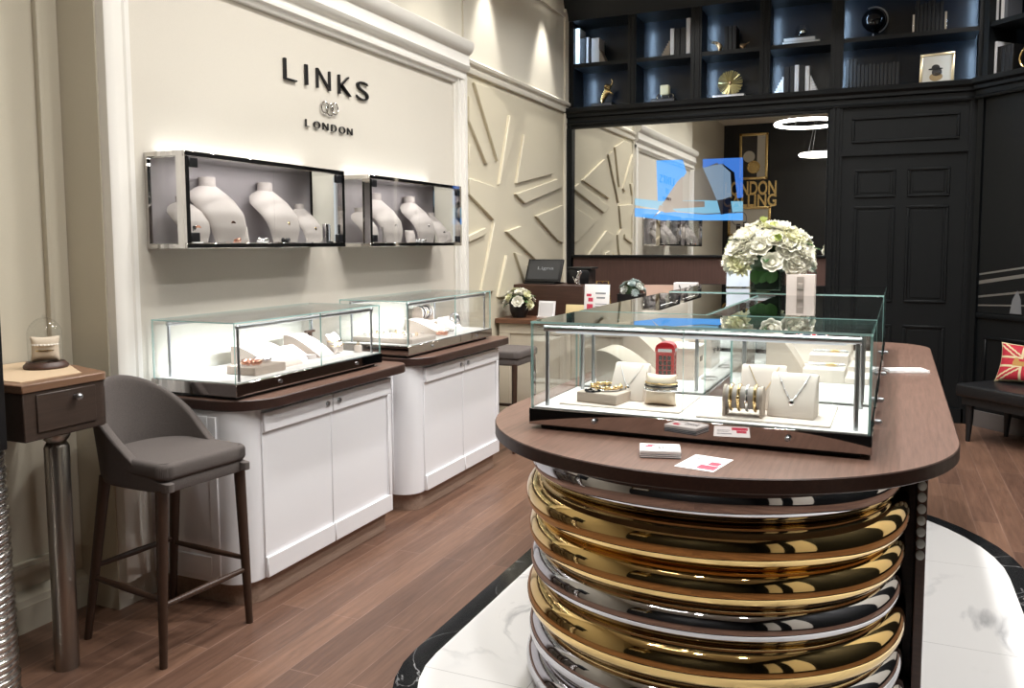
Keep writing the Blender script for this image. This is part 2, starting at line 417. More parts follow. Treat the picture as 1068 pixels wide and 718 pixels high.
YR = -1.3; XW = -2.83; XN = -3.05
mb = MB().box(-3.4, XW, 2.42, 8.4, 0, ZC); struct('wall_left', mb, M_panel)
struct('wall_left_niche', MB().box(-3.4, XN, -1.7, 2.42, 0, ZC), M_niche)
# painted fields of the left wall around the panel
struct('wall_left_upper', MB().box(XW, XW+.006, 2.42, 5.56, 2.93, ZC).box(XW, XW+.006, 5.56, 7.8, 2.76, ZC), M_cream)
struct('wall_left_return', MB().box(-3.05, XW+.001, 2.412, 2.4199, 0, ZC), M_niche)
# frame round the signed panel : profiled stiles and a deep stepped head
prof = [(XW, 2.42), (-2.785, 2.42), (-2.78, 2.428), (-2.78, 2.462), (-2.79, 2.468), (-2.79, 2.50), (-2.80, 2.506), (-2.80, 2.520), (-2.793, 2.528), (-2.793, 2.545), (-2.815, 2.552), (-2.815, 2.57), (XW, 2.57)]
struct('trim_1', MB().prism(prof, 'z', .12, 2.70), M_trim)
profr = [(x, 2.42+2.57-y+2.99) for x, y in prof][::-1]
struct('trim_2', MB().prism(profr, 'z', 0, 2.70), M_trim)
hp = [(XW, 2.648), (-2.81, 2.648), (-2.80, 2.66), (-2.80, 2.672), (-2.782, 2.680), (-2.782, 2.70), (-2.79, 2.705), (-2.79, 2.735), (-2.765, 2.75), (-2.755, 2.775), (-2.765, 2.79), (-2.765, 2.855), (-2.745, 2.868), (-2.725, 2.90), (-2.725, 2.94), (-2.76, 2.962), (XW, 2.962)]
struct('trim_3', MB().prism(hp, 'y', 2.40, 5.56), M_trim)
struct('baseboard_left', MB().box(-3.05, -2.995, YR, 2.41, 0, .10).prism([(-3.05, .1), (-3.0, .1), (-3.005, .125), (-3.03, .145), (-3.05, .15)], 'y', YR, 2.41), M_niche)
# niche panel mouldings
mb = MB().box(XN, -3.03, 2.319, 2.410, .15, ZC).box(XN, -3.022, 2.315, 2.335, .24, ZC, bev=.004)
mb.box(XN, -3.018, .3, 2.335, .22, .245).box(XN, -3.026, .3, 2.315, .245, .262)
struct('trim_4', mb, M_niche)
# rails over and round the relief wall
mb = MB().prism([(XW, 2.752), (-2.805, 2.752), (-2.80, 2.765), (-2.80, 2.785), (-2.812, 2.792), (-2.812, 2.81), (-2.79, 2.82), (-2.785, 2.84), (-2.80, 2.855), (XW, 2.86)], 'y', 5.56, 7.8)
mb.box(XW, -2.805, 7.70, 7.79, 0, 3.72).box(XW, -2.81, 5.56, 5.60, 0, 3.72).box(XW, -2.805, 5.6, 7.70, 3.64, 3.68).box(XW, -2.812, 2.42, 5.56, 3.64, 3.68)
struct('trim_5', mb, M_cream)
# raised union-flag geometry on the wall
XR = -2.836
def rel(pts, th=.026):
    return MB().prism([onx(u, v, XR) for u, v in pts], 'x', XW-.004, XW+th, bev=.004, seg=1)
mb = MB()
for pts in ([(491, 86), (516, 168.5), (525, 113), (507, 92)], [(485.6, 100), (508, 167), (504, 171.5), (485.6, 126)], [(485.6, 150), (490, 152), (485.6, 172)],
            [(528.5, 120.5), (517.5, 193), (537, 131)], [(543.6, 140.7), (535.6, 191.5), (574, 181.5)], [(534.6, 202.5), (578.4, 187), (585, 195), (544.3, 212.5)],
            [(555.8, 225.5), (584.5, 214), (584.5, 254), (579, 251)], [(486, 203), (512, 230), (516, 196), (486, 186)], [(512.5, 231), (499, 304), (512, 304), (519, 240)],
            [(485.6, 246), (503.6, 237.5), (503.6, 244.5), (485.6, 253)], [(525, 241.5), (560, 275), (573, 275), (540, 236)], [(525.5, 266), (516.5, 310), (534, 310)],
            [(534, 263.5), (545, 296), (554, 296), (541, 266)], [(547.5, 277), (554.5, 298), (562, 298), (556, 281)]):
    p = [onx(u, v, XR) for u, v in pts]; mb.prism(p, 'x', XW-.004, XW+.026, bev=.004, seg=1)
struct('trim_6', mb, M_relief)
struct('wall_left_relief', MB().box(XW, XW+.003, 5.56, 7.79, 0, 2.76), M_relief)

struct('wall_back', MB().box(-3.0, 2.3, 8.16, 8.4, 0, ZC), M_blackwall)
struct('wall_back_lower', MB().box(-2.83, .72, 7.8, 8.16, 0, 2.63), M_black)
struct('wall_right', MB().box(1.95, 2.3, -1.7, 6.6, 0, ZC), M_black)
mb = MB()
for ya, yb in ((-.3, .35), (.8, 1.5), (3.6, 4.4), (5.2, 6.0)): mb.box(1.925, 1.95, ya, yb, .25, 2.7, bev=.006, seg=1)
struct('trim_10', mb, M_cream)  # unseen cream panels, added so the bangle tubes reflect light and dark bands
struct('wall_rear', MB().box(-3.05, 1.95, -1.7, YR, 0, ZC), M_blackwall)
struct('ceiling', MB().box(-3.4, 2.3, -1.7, 8.4, ZC, ZC+.12), M_ceil)
# brown panelling under the mirror
struct('trim_7', MB().box(-2.75, -.43, 7.775, 7.80, 0, 1.36), M_brownpanel)
# dark columns left and right of the mirror, door surround
mb = MB()
mb.box(-2.83, -2.765, 7.74, 7.80, 0, 2.63).box(-2.81, -2.785, 7.73, 7.74, .1, 2.6)
mb.box(-.43, -.325, 7.75, 7.80, 0, 2.63).box(-.405, -.385, 7.735, 7.75, 0, 2.63).box(-.37, -.35, 7.735, 7.75, 0, 2.63)
mb.box(-.325, .69, 7.765, 7.80, 2.24, 2.63)
mb.box(.625, .70, 7.75, 7.80, 0, 2.63).box(.645, .66, 7.735, 7.75, 0, 2.63)
mb.box(-.33, .635, 7.745, 7.766, 2.225, 2.255)
def ridge(mb, x0, x1, z0, z1, y, w=.022, d=.014, M=None):
    for a in ((x0, x1, z0, z0+w), (x0, x1, z1-w, z1), (x0, x0+w, z0+w, z1-w), (x1-w, x1, z0+w, z1-w)):
        mb.box(a[0], a[1], y-d, y, a[2], a[3], bev=.005, seg=1, M=M)
ridge(mb, -.25, .56, 2.33, 2.545, 7.765)
struct('trim_8', mb, M_black)
mb = MB().box(-.325, .625, 7.77, 7.80, .01, 2.235)
for (x0, x1) in ((-.215, .10), (.19, .505)):
    for (z0, z1) in ((1.87, 2.11), (.99, 1.80), (.16, .80)):
        ridge(mb, x0, x1, z0, z1, 7.77); mb.box(x0+.04, x1-.04, 7.764, 7.77, z0+.04, z1-.04, bev=.004, seg=1)
d = struct('door_1', mb, M_black)
struct('baseboard_back', MB().box(-.43, .7, 7.735, 7.75, 0, .12), M_black)
# angled wall right of the door
MA = Matrix(((.70711, .70711, 0, .70), (-.70711, .70711, 0, 7.74), (0, 0, 1, 0), (0, 0, 0, 1)))
mb = MB().box(0, 1.78, 0, .10, 0, 2.63, M=MA); struct('wall_right_corner', mb, M_black)
mb = MB().box(.0, .05, -.03, 0, 0, 2.63, M=MA).box(.05, 1.75, -.025, 0, .885, .925, bev=.006, M=MA)
ridge(mb, .12, .62, .36, .74, 0, M=MA); ridge(mb, .70, 1.15, .36, .74, 0, M=MA)
struct('trim_9', mb, M_black)
struct('baseboard_right', MB().box(.0, 1.75, -.02, 0, 0, .13, M=MA), mat('grey_skirting', '#5f5a58', .5))

# ---------------------------------------------------------------- built-in bookcase
bk = thing('bookcase', 'tall navy built-in bookcase with lit bays above the mirror and black door', 'bookcase', (-1.05, 7.8, 2.63))
ups = [(-2.83, -2.76), (-2.222, -2.142), (-1.632, -1.535), (-1.025, -.935), (-.437, -.335), (.675, .745)]
for x0, x1 in ups:
    w = x1-x0; i_ = 0 if x0 < -2.8 else .016
    mb = MB().box(x0+i_, x1-.016, 7.815, 8.15, 2.79, 3.66).box(x0, x1, 7.80, 7.8155, 2.79, 3.66)
    mb.box(x0+w*.18, x0+w*.36, 7.79, 7.80, 2.79, 3.66).box(x0+w*.64, x0+w*.82, 7.79, 7.80, 2.79, 3.66)
    part('upright', mb, M_black, bk)
part('back_panel', MB().box(-2.83, .75, 8.14, 8.16, 2.79, 3.70), M_navy, bk)
cp = [(7.80, 2.63), (7.735, 2.63), (7.73, 2.645), (7.745, 2.66), (7.745, 2.695), (7.72, 2.705), (7.72, 2.73), (7.695, 2.75), (7.69, 2.785), (7.70, 2.79), (8.15, 2.79), (8.15, 2.63)]
part('lower_cornice', MB().prism(cp, 'x', -2.83, .72), M_black, bk)
part('shelf', MB().box(-2.76, .675, 7.815, 8.14, 3.185, 3.222), M_black, bk)
part('upper_frieze', MB().prism([(7.80, 3.62), (7.78, 3.62), (7.77, 3.66), (7.74, 3.70), (7.70, 3.76), (7.68, 3.85), (8.15, 3.85), (8.15, 3.62)], 'x', -2.83, .75), M_black, bk)
cpl = [(y-7.80, z) for y, z in cp]
def aprism(pts, x0, x1): return MB().prism([(p[0], p[1]) for p in pts], 'x', x0, x1, M=MA)
part('lower_cornice', aprism([(min(y, .3), z) for y, z in cpl], 0, 1.75), M_black, bk)
part('upper_frieze', aprism([(0, 3.62), (-.03, 3.62), (-.06, 3.70), (-.12, 3.85), (.3, 3.85), (.3, 3.62)], 0, 1.75), M_black, bk)
part('back_panel', MB().box(.05, 1.75, .30, .33, 2.79, 3.7, M=MA), M_navy, bk)
part('shelf', MB().box(.02, 1.75, .01, .30, 3.185, 3.222, M=MA), M_black, bk)
part('upright', MB().box(0, .05, 0, .30, 2.79, 3.66, M=MA), M_black, bk)
# LED strips at the front inner edges of each bay
for i in range(5):
    xa, xb = ups[i][1], ups[i+1][0]
    for z0, z1 in ((2.80, 3.17), (3.23, 3.60)):
        part('led_strip', MB().box(xa-.013, xa-.003, 7.8158, 7.822, z0, z1), M_ledcool, bk)
        if i == 4: part('led_strip', MB().box(xb+.003, xb+.013, 7.8158, 7.822, z0, z1), M_ledcool, bk)

# ---------------------------------------------------------------- mirror
MZ, MX = -.6, -.25
mr = thing('wall_mirror', 'wide wall mirror in a thin black frame under the bookcase', 'mirror', (-1.6, 7.79, 1.36))
TILT = Matrix.Translation((-1.6, 7.775, 1.99)) @ Matrix.Rotation(math.radians(MZ), 4, 'Z') @ Matrix.Rotation(math.radians(MX), 4, 'X') @ Matrix.Translation((1.6, -7.775, -1.99))
part('mirror_glass', MB().box(-2.757, -.443, 7.774, 7.778, 1.382, 2.603, M=TILT), M_mirror, mr)
mb = MB().box(-2.765, -.435, 7.745, 7.80, 1.36, 1.385, bev=.005).box(-2.765, -.435, 7.745, 7.80, 2.60, 2.63, bev=.005).box(-2.765, -2.755, 7.745, 7.80, 1.385, 2.60).box(-.445, -.435, 7.745, 7.80, 1.385, 2.60)
part('mirror_frame', mb, M_black, mr)
# the lit screen behind the mirror glass
def screenmat(name, col, s, refl=.6):
    M = bpy.data.materials.new(name); M.use_nodes = True; nt = M.node_tree; nt.nodes.clear()
    o = nt.nodes.new('ShaderNodeOutputMaterial'); e = nt.nodes.new('ShaderNodeEmission'); g = nt.nodes.new('ShaderNodeBsdfGlossy'); a = nt.nodes.new('ShaderNodeAddShader')
    e.inputs[0].default_value = lin(col); e.inputs[1].default_value = s; g.inputs[0].default_value = (refl, refl, refl, 1); g.inputs['Roughness'].default_value = 0
    nt.links.new(e.outputs[0], a.inputs[0]); nt.links.new(g.outputs[0], a.inputs[1]); nt.links.new(a.outputs[0], o.inputs[0]); return M
sc_ = thing('mirror_screen', 'bright blue video of a person at a table showing through the mirror', 'screen', (-1.6, 7.782, 1.69))
def ony(u, v, y):
    d = ray(u, v); t = y/d.y; return (t*d.x, H+t*d.z)
def scr(nm, pts, M, y): part(nm, MB().prism([ony(u, v, 7.775) for u, v in pts], 'y', y-.0080, y-.0072, M=TILT), M, sc_, 0)
S_blue = screenmat('video_blue', '#57a5f3', .85, .12); S_pale = screenmat('video_pale', '#a9c8e6', .35, .35); S_deep = screenmat('video_deep', '#4a86e6', .6, .25)
S_skin = screenmat('video_skin', '#b09a94', .25, .5); S_cyan = screenmat('video_cyan', '#86cdef', .55, .3); S_shirt = screenmat('video_shirt', '#8f9098', .12, .66); S_dark = screenmat('video_dark', '#2b3550', .2, .3)
scr('backdrop', [(684.5, 167.5), (712, 166.5), (716, 180), (705, 195), (703, 209), (686, 211)], S_blue, 7.7805)
scr('backdrop', [(733, 166), (775, 164.5), (775, 206), (769, 207), (766, 180), (754, 171), (733, 175)], S_deep, 7.7805)
scr('shirt', [(716, 180), (733, 176), (748, 170), (760, 180), (763, 206), (745, 212), (720, 216), (706, 205), (706, 195)], S_shirt, 7.7803)
scr('sleeve', [(733, 175), (752, 171), (762, 180), (763, 205), (748, 210), (742, 195)], S_pale, 7.7801)
scr('forearm', [(706, 190), (712, 184), (712, 210), (735, 210), (735, 216), (700, 218), (690, 214)], S_skin, 7.7801)
scr('table_top', [(662, 207), (690, 210), (735, 209), (762, 210), (775, 210), (775, 221), (735, 223), (690, 219), (662, 214)], S_cyan, 7.7802)
scr('table_edge', [(662, 217), (688, 219), (680, 228), (662, 226)], S_blue, 7.7802)
scr('table_front', [(690, 220), (735, 224), (775, 222), (775, 230), (690, 230), (680, 228)], S_blue, 7.7804)
scr('dark_sleeve', [(748, 209), (762, 207), (764, 222), (752, 224)], S_dark, 7.7800)
scr('hand', [(688, 214), (700, 217), (706, 221), (694, 222), (686, 219)], S_skin, 7.7800)

# ---------------------------------------------------------------- wall behind the camera (seen in the mirror)
VY = 15.56-YR-.02
def ref(u, v):
    d = ray(u-13, v-4); t = VY/d.y; return (t*d.x, H+t*d.z)
sg = thing('window_lettering', 'large gold lettering on the black wall, read in the mirror', 'sign', (-2.16, YR+.02, 2.2))
def wl(txt, u0, u1, v0, v1):
    x0, z1 = ref(u0, v0); x1, z0 = ref(u1, v1)
    return MB().text(txt, 1, .008, off=.025, box=(x0, x1, z0, z1), M=Matrix(((1, 0, 0, 0), (0, 0, 1, YR+.009), (0, 1, 0, 0), (0, 0, 0, 1))))
part('word', wl('LONDON', 759, 812, 190, 203), M_goldtrim, sg); part('word', wl('CALLING', 757, 812, 203.5, 215), M_goldtrim, sg)
def picture(nm, lab, u0, v0, u1, v1, kind):
    x0, z1 = ref(u0, v0); x1, z0 = ref(u1, v1); w, hgt = x1-x0, z1-z0
    p = thing('picture_frame', lab, 'picture', ((x0+x1)/2, YR+.01, z0))
    mb = MB(); f = .05
    mb.box(x0, x1, YR, YR+.04, z0, z0+f, bev=.006).box(x0, x1, YR, YR+.04, z1-f, z1, bev=.006).box(x0, x0+f, YR, YR+.04, z0, z1, bev=.006).box(x1-f, x1, YR, YR+.04, z0, z1, bev=.006)
    part('frame', mb, M_goldtrim, p); part('print', MB().box(x0+f, x1-f, YR, YR+.015, z0+f, z1-f), M_photo, p)
    mb = MB()
    if kind == 0:
        mb.box(x0+f, x0+w*.62, YR+.015, YR+.017, z0+f, z1-f); part('dark_tower', mb, M_photodark, p)
        part('clock_face', MB().cyl((x0+w*.34, YR+.017, z0+hgt*.5), (x0+w*.34, YR+.019, z0+hgt*.5), .11, n=24), M_photo, p)
        part('pocket_watch', MB().torus((x0+w*.5, YR+.022, z0+hgt*.27), .11, .018, 'y').cyl((x0+w*.5, YR+.017, z0+hgt*.27), (x0+w*.5, YR+.021, z0+hgt*.27), .095, n=24), M_goldtrim, p)
    else:
        for k in range(4): mb.box(x0+w*(.2+.16*k), x0+w*(.3+.16*k), YR+.015, YR+.018, z0+hgt*.18, z0+hgt*(.42+.06*(k % 2)))
        part('crowd_shape', mb, M_photodark, p)
        part('ferris_wheel', MB().torus((x0+w*.27, YR+.024, z0+hgt*.6), .14, .008, 'y'), M_grey, p)
picture('a', 'tall gold-framed clock photograph above the gold lettering', 774, 140, 803, 187, 0)
picture('b', 'gold-framed group photograph below the gold lettering', 762, 216, 806, 246, 1)
# ================================================================ wall counters with glass cases
def two_tone(mb, z):   # top faces slot 0, the rest slot 1
    mb.bm.normal_update()
    for f in mb.bm.faces: f.material_index = 0 if f.normal.z > .8 and f.calc_center_median().z > z-.002 else 1
    return mb
def cabinet(label, lock=True):
    t = thing('display_cabinet', label, 'cabinet', (-2.55, 3.16, 0), group='white wall cabinets')
    part('kick', MB().prism(rrect(-2.82, -2.347, 2.64, 3.70, (0, .10, .03, 0)), 'z', 0, .102), M_kick, t)
    part('body', MB().prism(rrect(-2.828, -2.335, 2.60, 3.728, (0, .11, .03, 0)), 'z', .10, .826), M_white, t)
    mb = MB()
    for a in ((-2.80, -2.745, .12, .80), (-2.50, -2.455, .12, .80), (-2.745, -2.50, .12, .21), (-2.745, -2.50, .72, .80)):
        mb.box(a[0], a[1], 2.593, 2.602, a[2], a[3], bev=.003, seg=1)
    part('side_frame', mb, M_white, t)
    for (y0, y1, s) in ((2.722, 3.196, 0), (3.202, 3.706, 1)):
        mb = MB().box(-2.336, -2.327, y0, y1, .102, .806, bev=.002, seg=1)
        d = part('door', mb, M_white, t)
        part('top_rail', MB().box(-2.328, -2.314, y0, y1, .722, .806, bev=.003, seg=1), M_white, d); part('bottom_rail', MB().box(-2.328, -2.314, y0, y1, .102, .19, bev=.003, seg=1), M_white, d)
        if s: part('door_stile', MB().box(-2.328, -2.314, y1-.03, y1, .1902, .7218, bev=.003, seg=1), M_white, d)
        yl = 3.155 if not s else 3.245
        part('lock', MB().cyl((-2.315, yl, .768), (-2.305, yl, .768), .0115).cyl((-2.305, yl, .768), (-2.303, yl, .768), .006), M_steel, d)
    part('countertop', two_tone(MB().prism(rrect(-2.828, -2.268, 2.588, 3.838, (0, .20, .09, 0), 12), 'z', .826, .87, bev=.004, seg=1), .87), [M_counter, M_edge], t, 30)
    return t
cab1 = cabinet('white two-door wall cabinet with walnut top beside the bar stool')
dup(cab1, (-2.55, 4.51, 0), 0, 'white two-door wall cabinet with walnut top farther from the bar stool')

def frame_posts(mb, x0, x1, y0, y1, z0, z1, r=.007):
    for x in (x0, x1):
        for y in (y0, y1): mb.cyl((x, y, z0), (x, y, z1), r, n=10)
def wallcase(label):
    X0, X1, Y0, Y1, Z0, Z1, ZT = -2.815, -2.355, 2.61, 3.69, .885, .937, 1.187
    t = thing('counter_case', label, 'display case', (-2.585, 3.15, .87), group='glass counter cases on the wall cabinets')
    part('plinth', MB().box(X0+.03, X1-.03, Y0+.03, Y1-.03, .87, .886), M_plastic, t)
    part('mirror_base', MB().box(X0, X1, Y0, Y1, Z0, Z1, bev=.002, seg=1), M_base, t)
    part('deck', MB().box(X0+.012, X1-.012, Y0+.012, Y1-.012, Z1-.001, Z1+.003), M_deck, t)
    g = .006; a, b, c, d = X0+.006, X1-.006, Y0+.006, Y1-.006; ym = 3.185
    for nm, q in (('front_pane', (b-g, b, c, ym-.001, Z1, ZT-g)), ('front_pane', (b-g, b, ym+.001, d, Z1, ZT-g)), ('back_pane', (a, a+g, c, d, Z1, ZT-g)), ('side_pane', (a+g, b-g, c, c+g, Z1, ZT-g)), ('side_pane', (a+g, b-g, d-g, d, Z1, ZT-g)), ):
        part(nm, MB().pane(*q), [M_glass, M_gedge], t, 0)
    part('top_pane', MB().pane(a, b, c, d, ZT-g, ZT), [M_glass, M_gedge], t, 0)
    mb = MB(); frame_posts(mb, a+.05, b-.025, c+.045, d-.045, Z1, ZT-.02, .006)
    for x in (a+.05, b-.025):
        mb.cyl((x, c+.045, ZT-.022), (x, d-.045, ZT-.022), .0085, n=12)
        for y in (c+.045, d-.045): mb.ball((x, y, ZT-.022), .0115, 12, 8)
    part('inner_frame', mb, M_steel, t)
    part('led_strip', MB().box(b-.034, b-.028, c+.07, d-.07, ZT-.032, ZT-.0285), M_led, t)
    for y in (2.88, 3.46):
        part('lock', MB().cyl((X1-.001, y, .912), (X1+.007, y, .912), .0075, n=14), M_steel, t)
    L = arealight('case_light', (b-.06-(-2.585), 0, ZT-.045-.87), (0, math.radians(60), 0), .02, .95, 2.7, (.86, .94, 1), t, math.radians(80))
    return t
case1 = wallcase('glass counter case with chrome base on the cabinet beside the bar stool')
c2 = dup(case1, (-2.585, 4.497, .87), 0, 'glass counter case with chrome base on the cabinet farther from the bar stool')

def uppercase(label, flip):
    X0, X1, Y0, Y1, Z0, Z1 = -2.829, -2.605, 2.63, 3.745, 1.485, 1.885
    t = thing('wall_case', label, 'display case', (-2.72, 3.19, 1.485), group='chrome framed wall cases under the sign')
    part('back_panel', MB().box(X0, X0+.012, Y0+.01, Y1-.01, Z0+.02, Z1-.02), M_felt, t)
    mb = MB().box(X0, X1-.012, Y0, Y1, Z0, Z0+.018).box(X0, X1-.012, Y0, Y1, Z1-.018, Z1)
    for y in (Y0, Y1-.018):
        mb.box(X0, X0+.016, y, y+.018, Z0+.018, Z1-.018).box(X1-.05, X1-.012, y, y+.018, Z0+.018, Z1-.018)
    part('case_frame', mb, M_case, t)
    part('floor_panel', MB().box(X0+.012, X1-.02, Y0+.018, Y1-.018, Z0+.017, Z0+.021), M_deck, t)
    part('top_panel', MB().box(X0+.012, X1-.02, Y0+.018, Y1-.018, Z1-.022, Z1-.018), M_case, t)
    for y in (Y0+.006, Y1-.012): part('side_pane', MB().pane(X0+.014, X1-.05, y, y+.006, Z0+.018, Z1-.018), [M_glass, M_gedge], t, 0)
    ym = (Y0+Y1)/2
    for (y0, y1) in ((Y0+.02, ym-.001), (ym+.001, Y1-.02)): part('front_pane', MB().pane(X1-.012, X1-.006, y0, y1, Z0+.02, Z1-.02), [M_glass, M_gclear if not flip else M_gedge], t, 0)
    mb = MB()
    mb.box(X1-.012, X1, Y0, Y1, Z1-.022, Z1, bev=.002, seg=1).box(X1-.012, X1, Y0, Y1, Z0, Z0+.022, bev=.002, seg=1).box(X1-.012, X1, Y0, Y0+.022, Z0+.022, Z1-.022).box(X1-.012, X1, Y1-.022, Y1, Z0+.022, Z1-.022)
    part('front_frame', mb, M_case, t)
    for y in (Y0+.024, Y1-.072):
        for z in (Z0+.026, Z1-.066): part('hinge', MB().box(X1-.016, X1+.001, y, y+.048, z, z+.04, bev=.002, seg=1), M_plastic, t)
    part('led_strip', MB().box(X1-.05, X1-.044, Y1-.030, Y1-.022, Z0+.03, Z1-.03), M_led, t)
    part('top_led', MB().box(X0+.03, X0+.05, Y0+.06, Y1-.06, Z1, Z1+.006), M_led, t)
    arealight('wall_glow', (-.075, -.0025, .412), (PI, math.radians(-12), 0), .03, 1.0, .42, (1, .98, .95), t)
    arealight('case_light', (.03, -.1, .365), (0, math.radians(12), 0), .03, .8, 1.0, (1, .97, .95), t)
    return t
up1 = uppercase('chrome-framed glass wall case nearer the niche, with four necklace busts', 0)
dup(up1, (-2.72, 4.545, 1.485), 0, 'chrome-framed glass wall case nearer the mirror, under the end of the sign')

# ---------------------------------------------------------------- sign
sg = thing('wall_sign', 'black raised brand lettering with three linked rings on the cream wall', 'sign', (-2.83, 3.9, 2.13))
def wletter(ch, y0, y1, z0, z1, d=.014):
    return MB().text(ch, 1, d/2, off=-.022, box=(y0, y1, z0, z1), M=Matrix(((0, 0, 1, -2.822), (1, 0, 0, 0), (0, 1, 0, 0), (0, 0, 0, 1))))
for ch, u0, u1, vt, vb in (('L', 295, 308, 0, 0), ('I', 317, 319.5, 0, 0), ('N', 329, 343, 0, 0), ('K', 351.5, 364.5, 0, 0), ('S', 370, 382.5, 0, 0)):
    y0 = onx(u0, 80, XW)[0]; y1 = onx(u1, 90, XW)[0]
    part('letter', wletter(ch, y0, y1, 2.346, 2.452), M_sign, sg)
ys = [(317.5, 321.5), (326, 332.5), (335.5, 341), (344.5, 349.5), (352.5, 358.5), (361, 366)]
for ch, (u0, u1) in zip('LONDON', ys):
    part('letter', wletter(ch, onx(u0, 130, XW)[0], onx(u1, 134, XW)[0], 2.127, 2.165, .01), M_sign, sg)
for k, (u, v) in enumerate(((337.2, 111.5), (342.5, 114), (347.5, 113))):
    y, z = onx(u, v, XW); part('linked_ring', MB().torus((-2.82, y, z-.004), .030, .0038, 'x', 28, 8, sc=(1, 1.05)), M_case, sg)

# ================================================================ display props
def bsurf(h, u, v):
    W = np.interp(v, [0, .25, .5, .75, .9, 1], [.28, .35, .40, .41, .31, .14]); X = np.interp(v, [0, .25, .5, .75, .9, 1], [.36, .39, .35, .21, .08, .0])
    D = np.interp(v, [0, .4, .75, .9, 1], [.06, .12, .26, .24, .12])
    return Vector((h*(X-D*(1-math.cos(u*PI/2))*1.0), h*W*math.sin(u*PI/2), h*(.84*v)))
def bust_mb(h):
    mb = MB().grid(lambda a, b: bsurf(h, 2*a-1, b), 22, 16, thick=-.007)
    n = 20
    secs = [[(h*(c+rx*math.cos(2*PI*k/n)), h*ry*math.sin(2*PI*k/n), h*z) for k in range(n)] for c, rx, ry, z in ((-.09, .125, .15, .80), (-.095, .118, .135, .86), (-.10, .118, .13, .95), (-.105, .122, .134, .995), (-.105, .08, .085, 1.0))]
    mb.loft(secs); return mb
BIG = bust_mb(.29); SMALL = bust_mb(.195)
bb = solo('necklace_bust', BIG, M_bust, 'tall grey linen necklace bust at the left end of the nearer wall case', 'bust', loc=(-2.746, 2.93, 1.512), rz=.0, group='necklace busts in the wall cases')
bs = solo('necklace_bust', SMALL, M_bust, 'short linen necklace bust with pink disc in front of the left tall bust', 'bust', loc=(-2.725, 2.745, 1.512), rz=-.12, group='necklace busts in the wall cases')
for src, loc, rz, lab in ((bb, (-2.746, 3.315, 1.512), .0, 'tall linen necklace bust in the middle of the nearer wall case'), (bs, (-2.735, 3.555, 1.512), .05, 'short linen necklace bust at the right of the nearer wall case'),
        (bs, (-2.73, 4.085, 1.512), .0, 'short linen bust at the left end of the farther wall case'), (bb, (-2.746, 4.30, 1.512), .0, 'left tall linen necklace bust of the farther wall case'),
        (bb, (-2.746, 4.70, 1.512), .0, 'right tall linen necklace bust of the farther wall case'), (bs, (-2.735, 4.94, 1.512), .05, 'short linen bust at the right end of the farther wall case')):
    o = src.copy(); COL.objects.link(o); place(o, (0, 0, 0), 'A', loc, rz); o['label'] = lab
def necklace(h, loc, rz, lab, mm, depth=.42, style=0):
    t = thing('necklace', lab, 'necklace', (0, 0, 0), loc=loc, rz=rz)
    pts = []
    for i in range(21):
        a = -1+i/10; p = bsurf(h, .52*a, .93-depth*(1-abs(a)**1.5)); pts.append(p+Vector((.004, 0, 0)))
    part('chain', MB().tube(pts, .0011, 5), mm, t)
    p = bsurf(h, 0, .93-depth)+Vector((.006, 0, -.006))
    if style == 0: part('pendant', MB().ball(p, (.004, .009, .013), 12, 8), mm, t)
    elif style == 1: part('pendant', MB().cyl(p+Vector((-.002, 0, -.01)), p+Vector((.003, 0, -.01)), .016, n=20), mm, t)
    else: part('pendant', MB().torus(p+Vector((.002, 0, -.01)), .012, .003, 'x', 20, 6), mm, t)
for args in ((.29, (-2.746, 2.93, 1.512), .0, 'rose gold bar necklace on the left tall bust of the nearer case', M_rose, .55, 1), (.195, (-2.725, 2.745, 1.512), -.12, 'pink disc necklace on the short left bust', M_rose, .5, 1),
             (.29, (-2.746, 3.315, 1.512), 0, 'gold drop necklace on the middle bust of the nearer wall case', M_jewgold, .55, 0), (.195, (-2.735, 3.555, 1.512), .05, 'fine gold necklace on the short right bust of the nearer wall case', M_jewgold, .5, 0),
             (.29, (-2.746, 4.30, 1.512), 0, 'silver ring necklace on the left tall bust of the farther wall case', M_jewel, .5, 2), (.29, (-2.746, 4.70, 1.512), 0, 'silver necklace on the right tall bust of the farther wall case', M_jewel, .5, 0),
             (.195, (-2.735, 4.94, 1.512), .05, 'silver necklace on the short right bust of the farther wall case', M_jewel, .5, 1)):
    necklace(*args)
def cushion_mb(w, h, th, nu=24, nv=18, mfn=None, pinch=.10):
    mb = MB()
    for s in (1, -1):
        def fn(a, b, s=s):
            u, v = 2*a-1, 2*b-1
            x = u*w/2*(1-pinch*(1-v*v)); y = v*h/2*(1-pinch*(1-u*u))
            return Vector((x, y, s*th/2*max(0, (1-u**4))**.6*max(0, (1-v**4))**.6))
        mb.grid(fn, nu, nv, mfn=mfn)
    bmesh.ops.remove_doubles(mb.bm, verts=mb.bm.verts, dist=1e-5); bmesh.ops.recalc_face_normals(mb.bm, faces=mb.bm.faces); return mb
def up_pillow(w, h, th, lean=.25):
    # pillow standing on its lower edge, front +X
    mb = cushion_mb(w, h, th, 18, 14)
    M = Matrix.Translation((0, 0, h/2*math.cos(lean)-.002)) @ Matrix.Rotation(-lean, 4, 'Y') @ Matrix(((0, 0, 1, 0), (1, 0, 0, 0), (0, 1, 0, 0), (0, 0, 0, 1)))
    bmesh.ops.transform(mb.bm, matrix=M, verts=mb.bm.verts); return mb
def wedge_mb(w, d, h, top=.012, curve=.0):
    # easel pad, front +X sloping back
    P = [(0, 0), (d, 0), (d, .006)] + [(top+(d-top)*(1-t)+curve*math.sin(PI*t), .006+(h-.006)*t) for t in (.2, .4, .6, .8, 1)] + [(0, h)]
    return MB().prism(P, 'y', -w/2, w/2, bev=.003, seg=1)
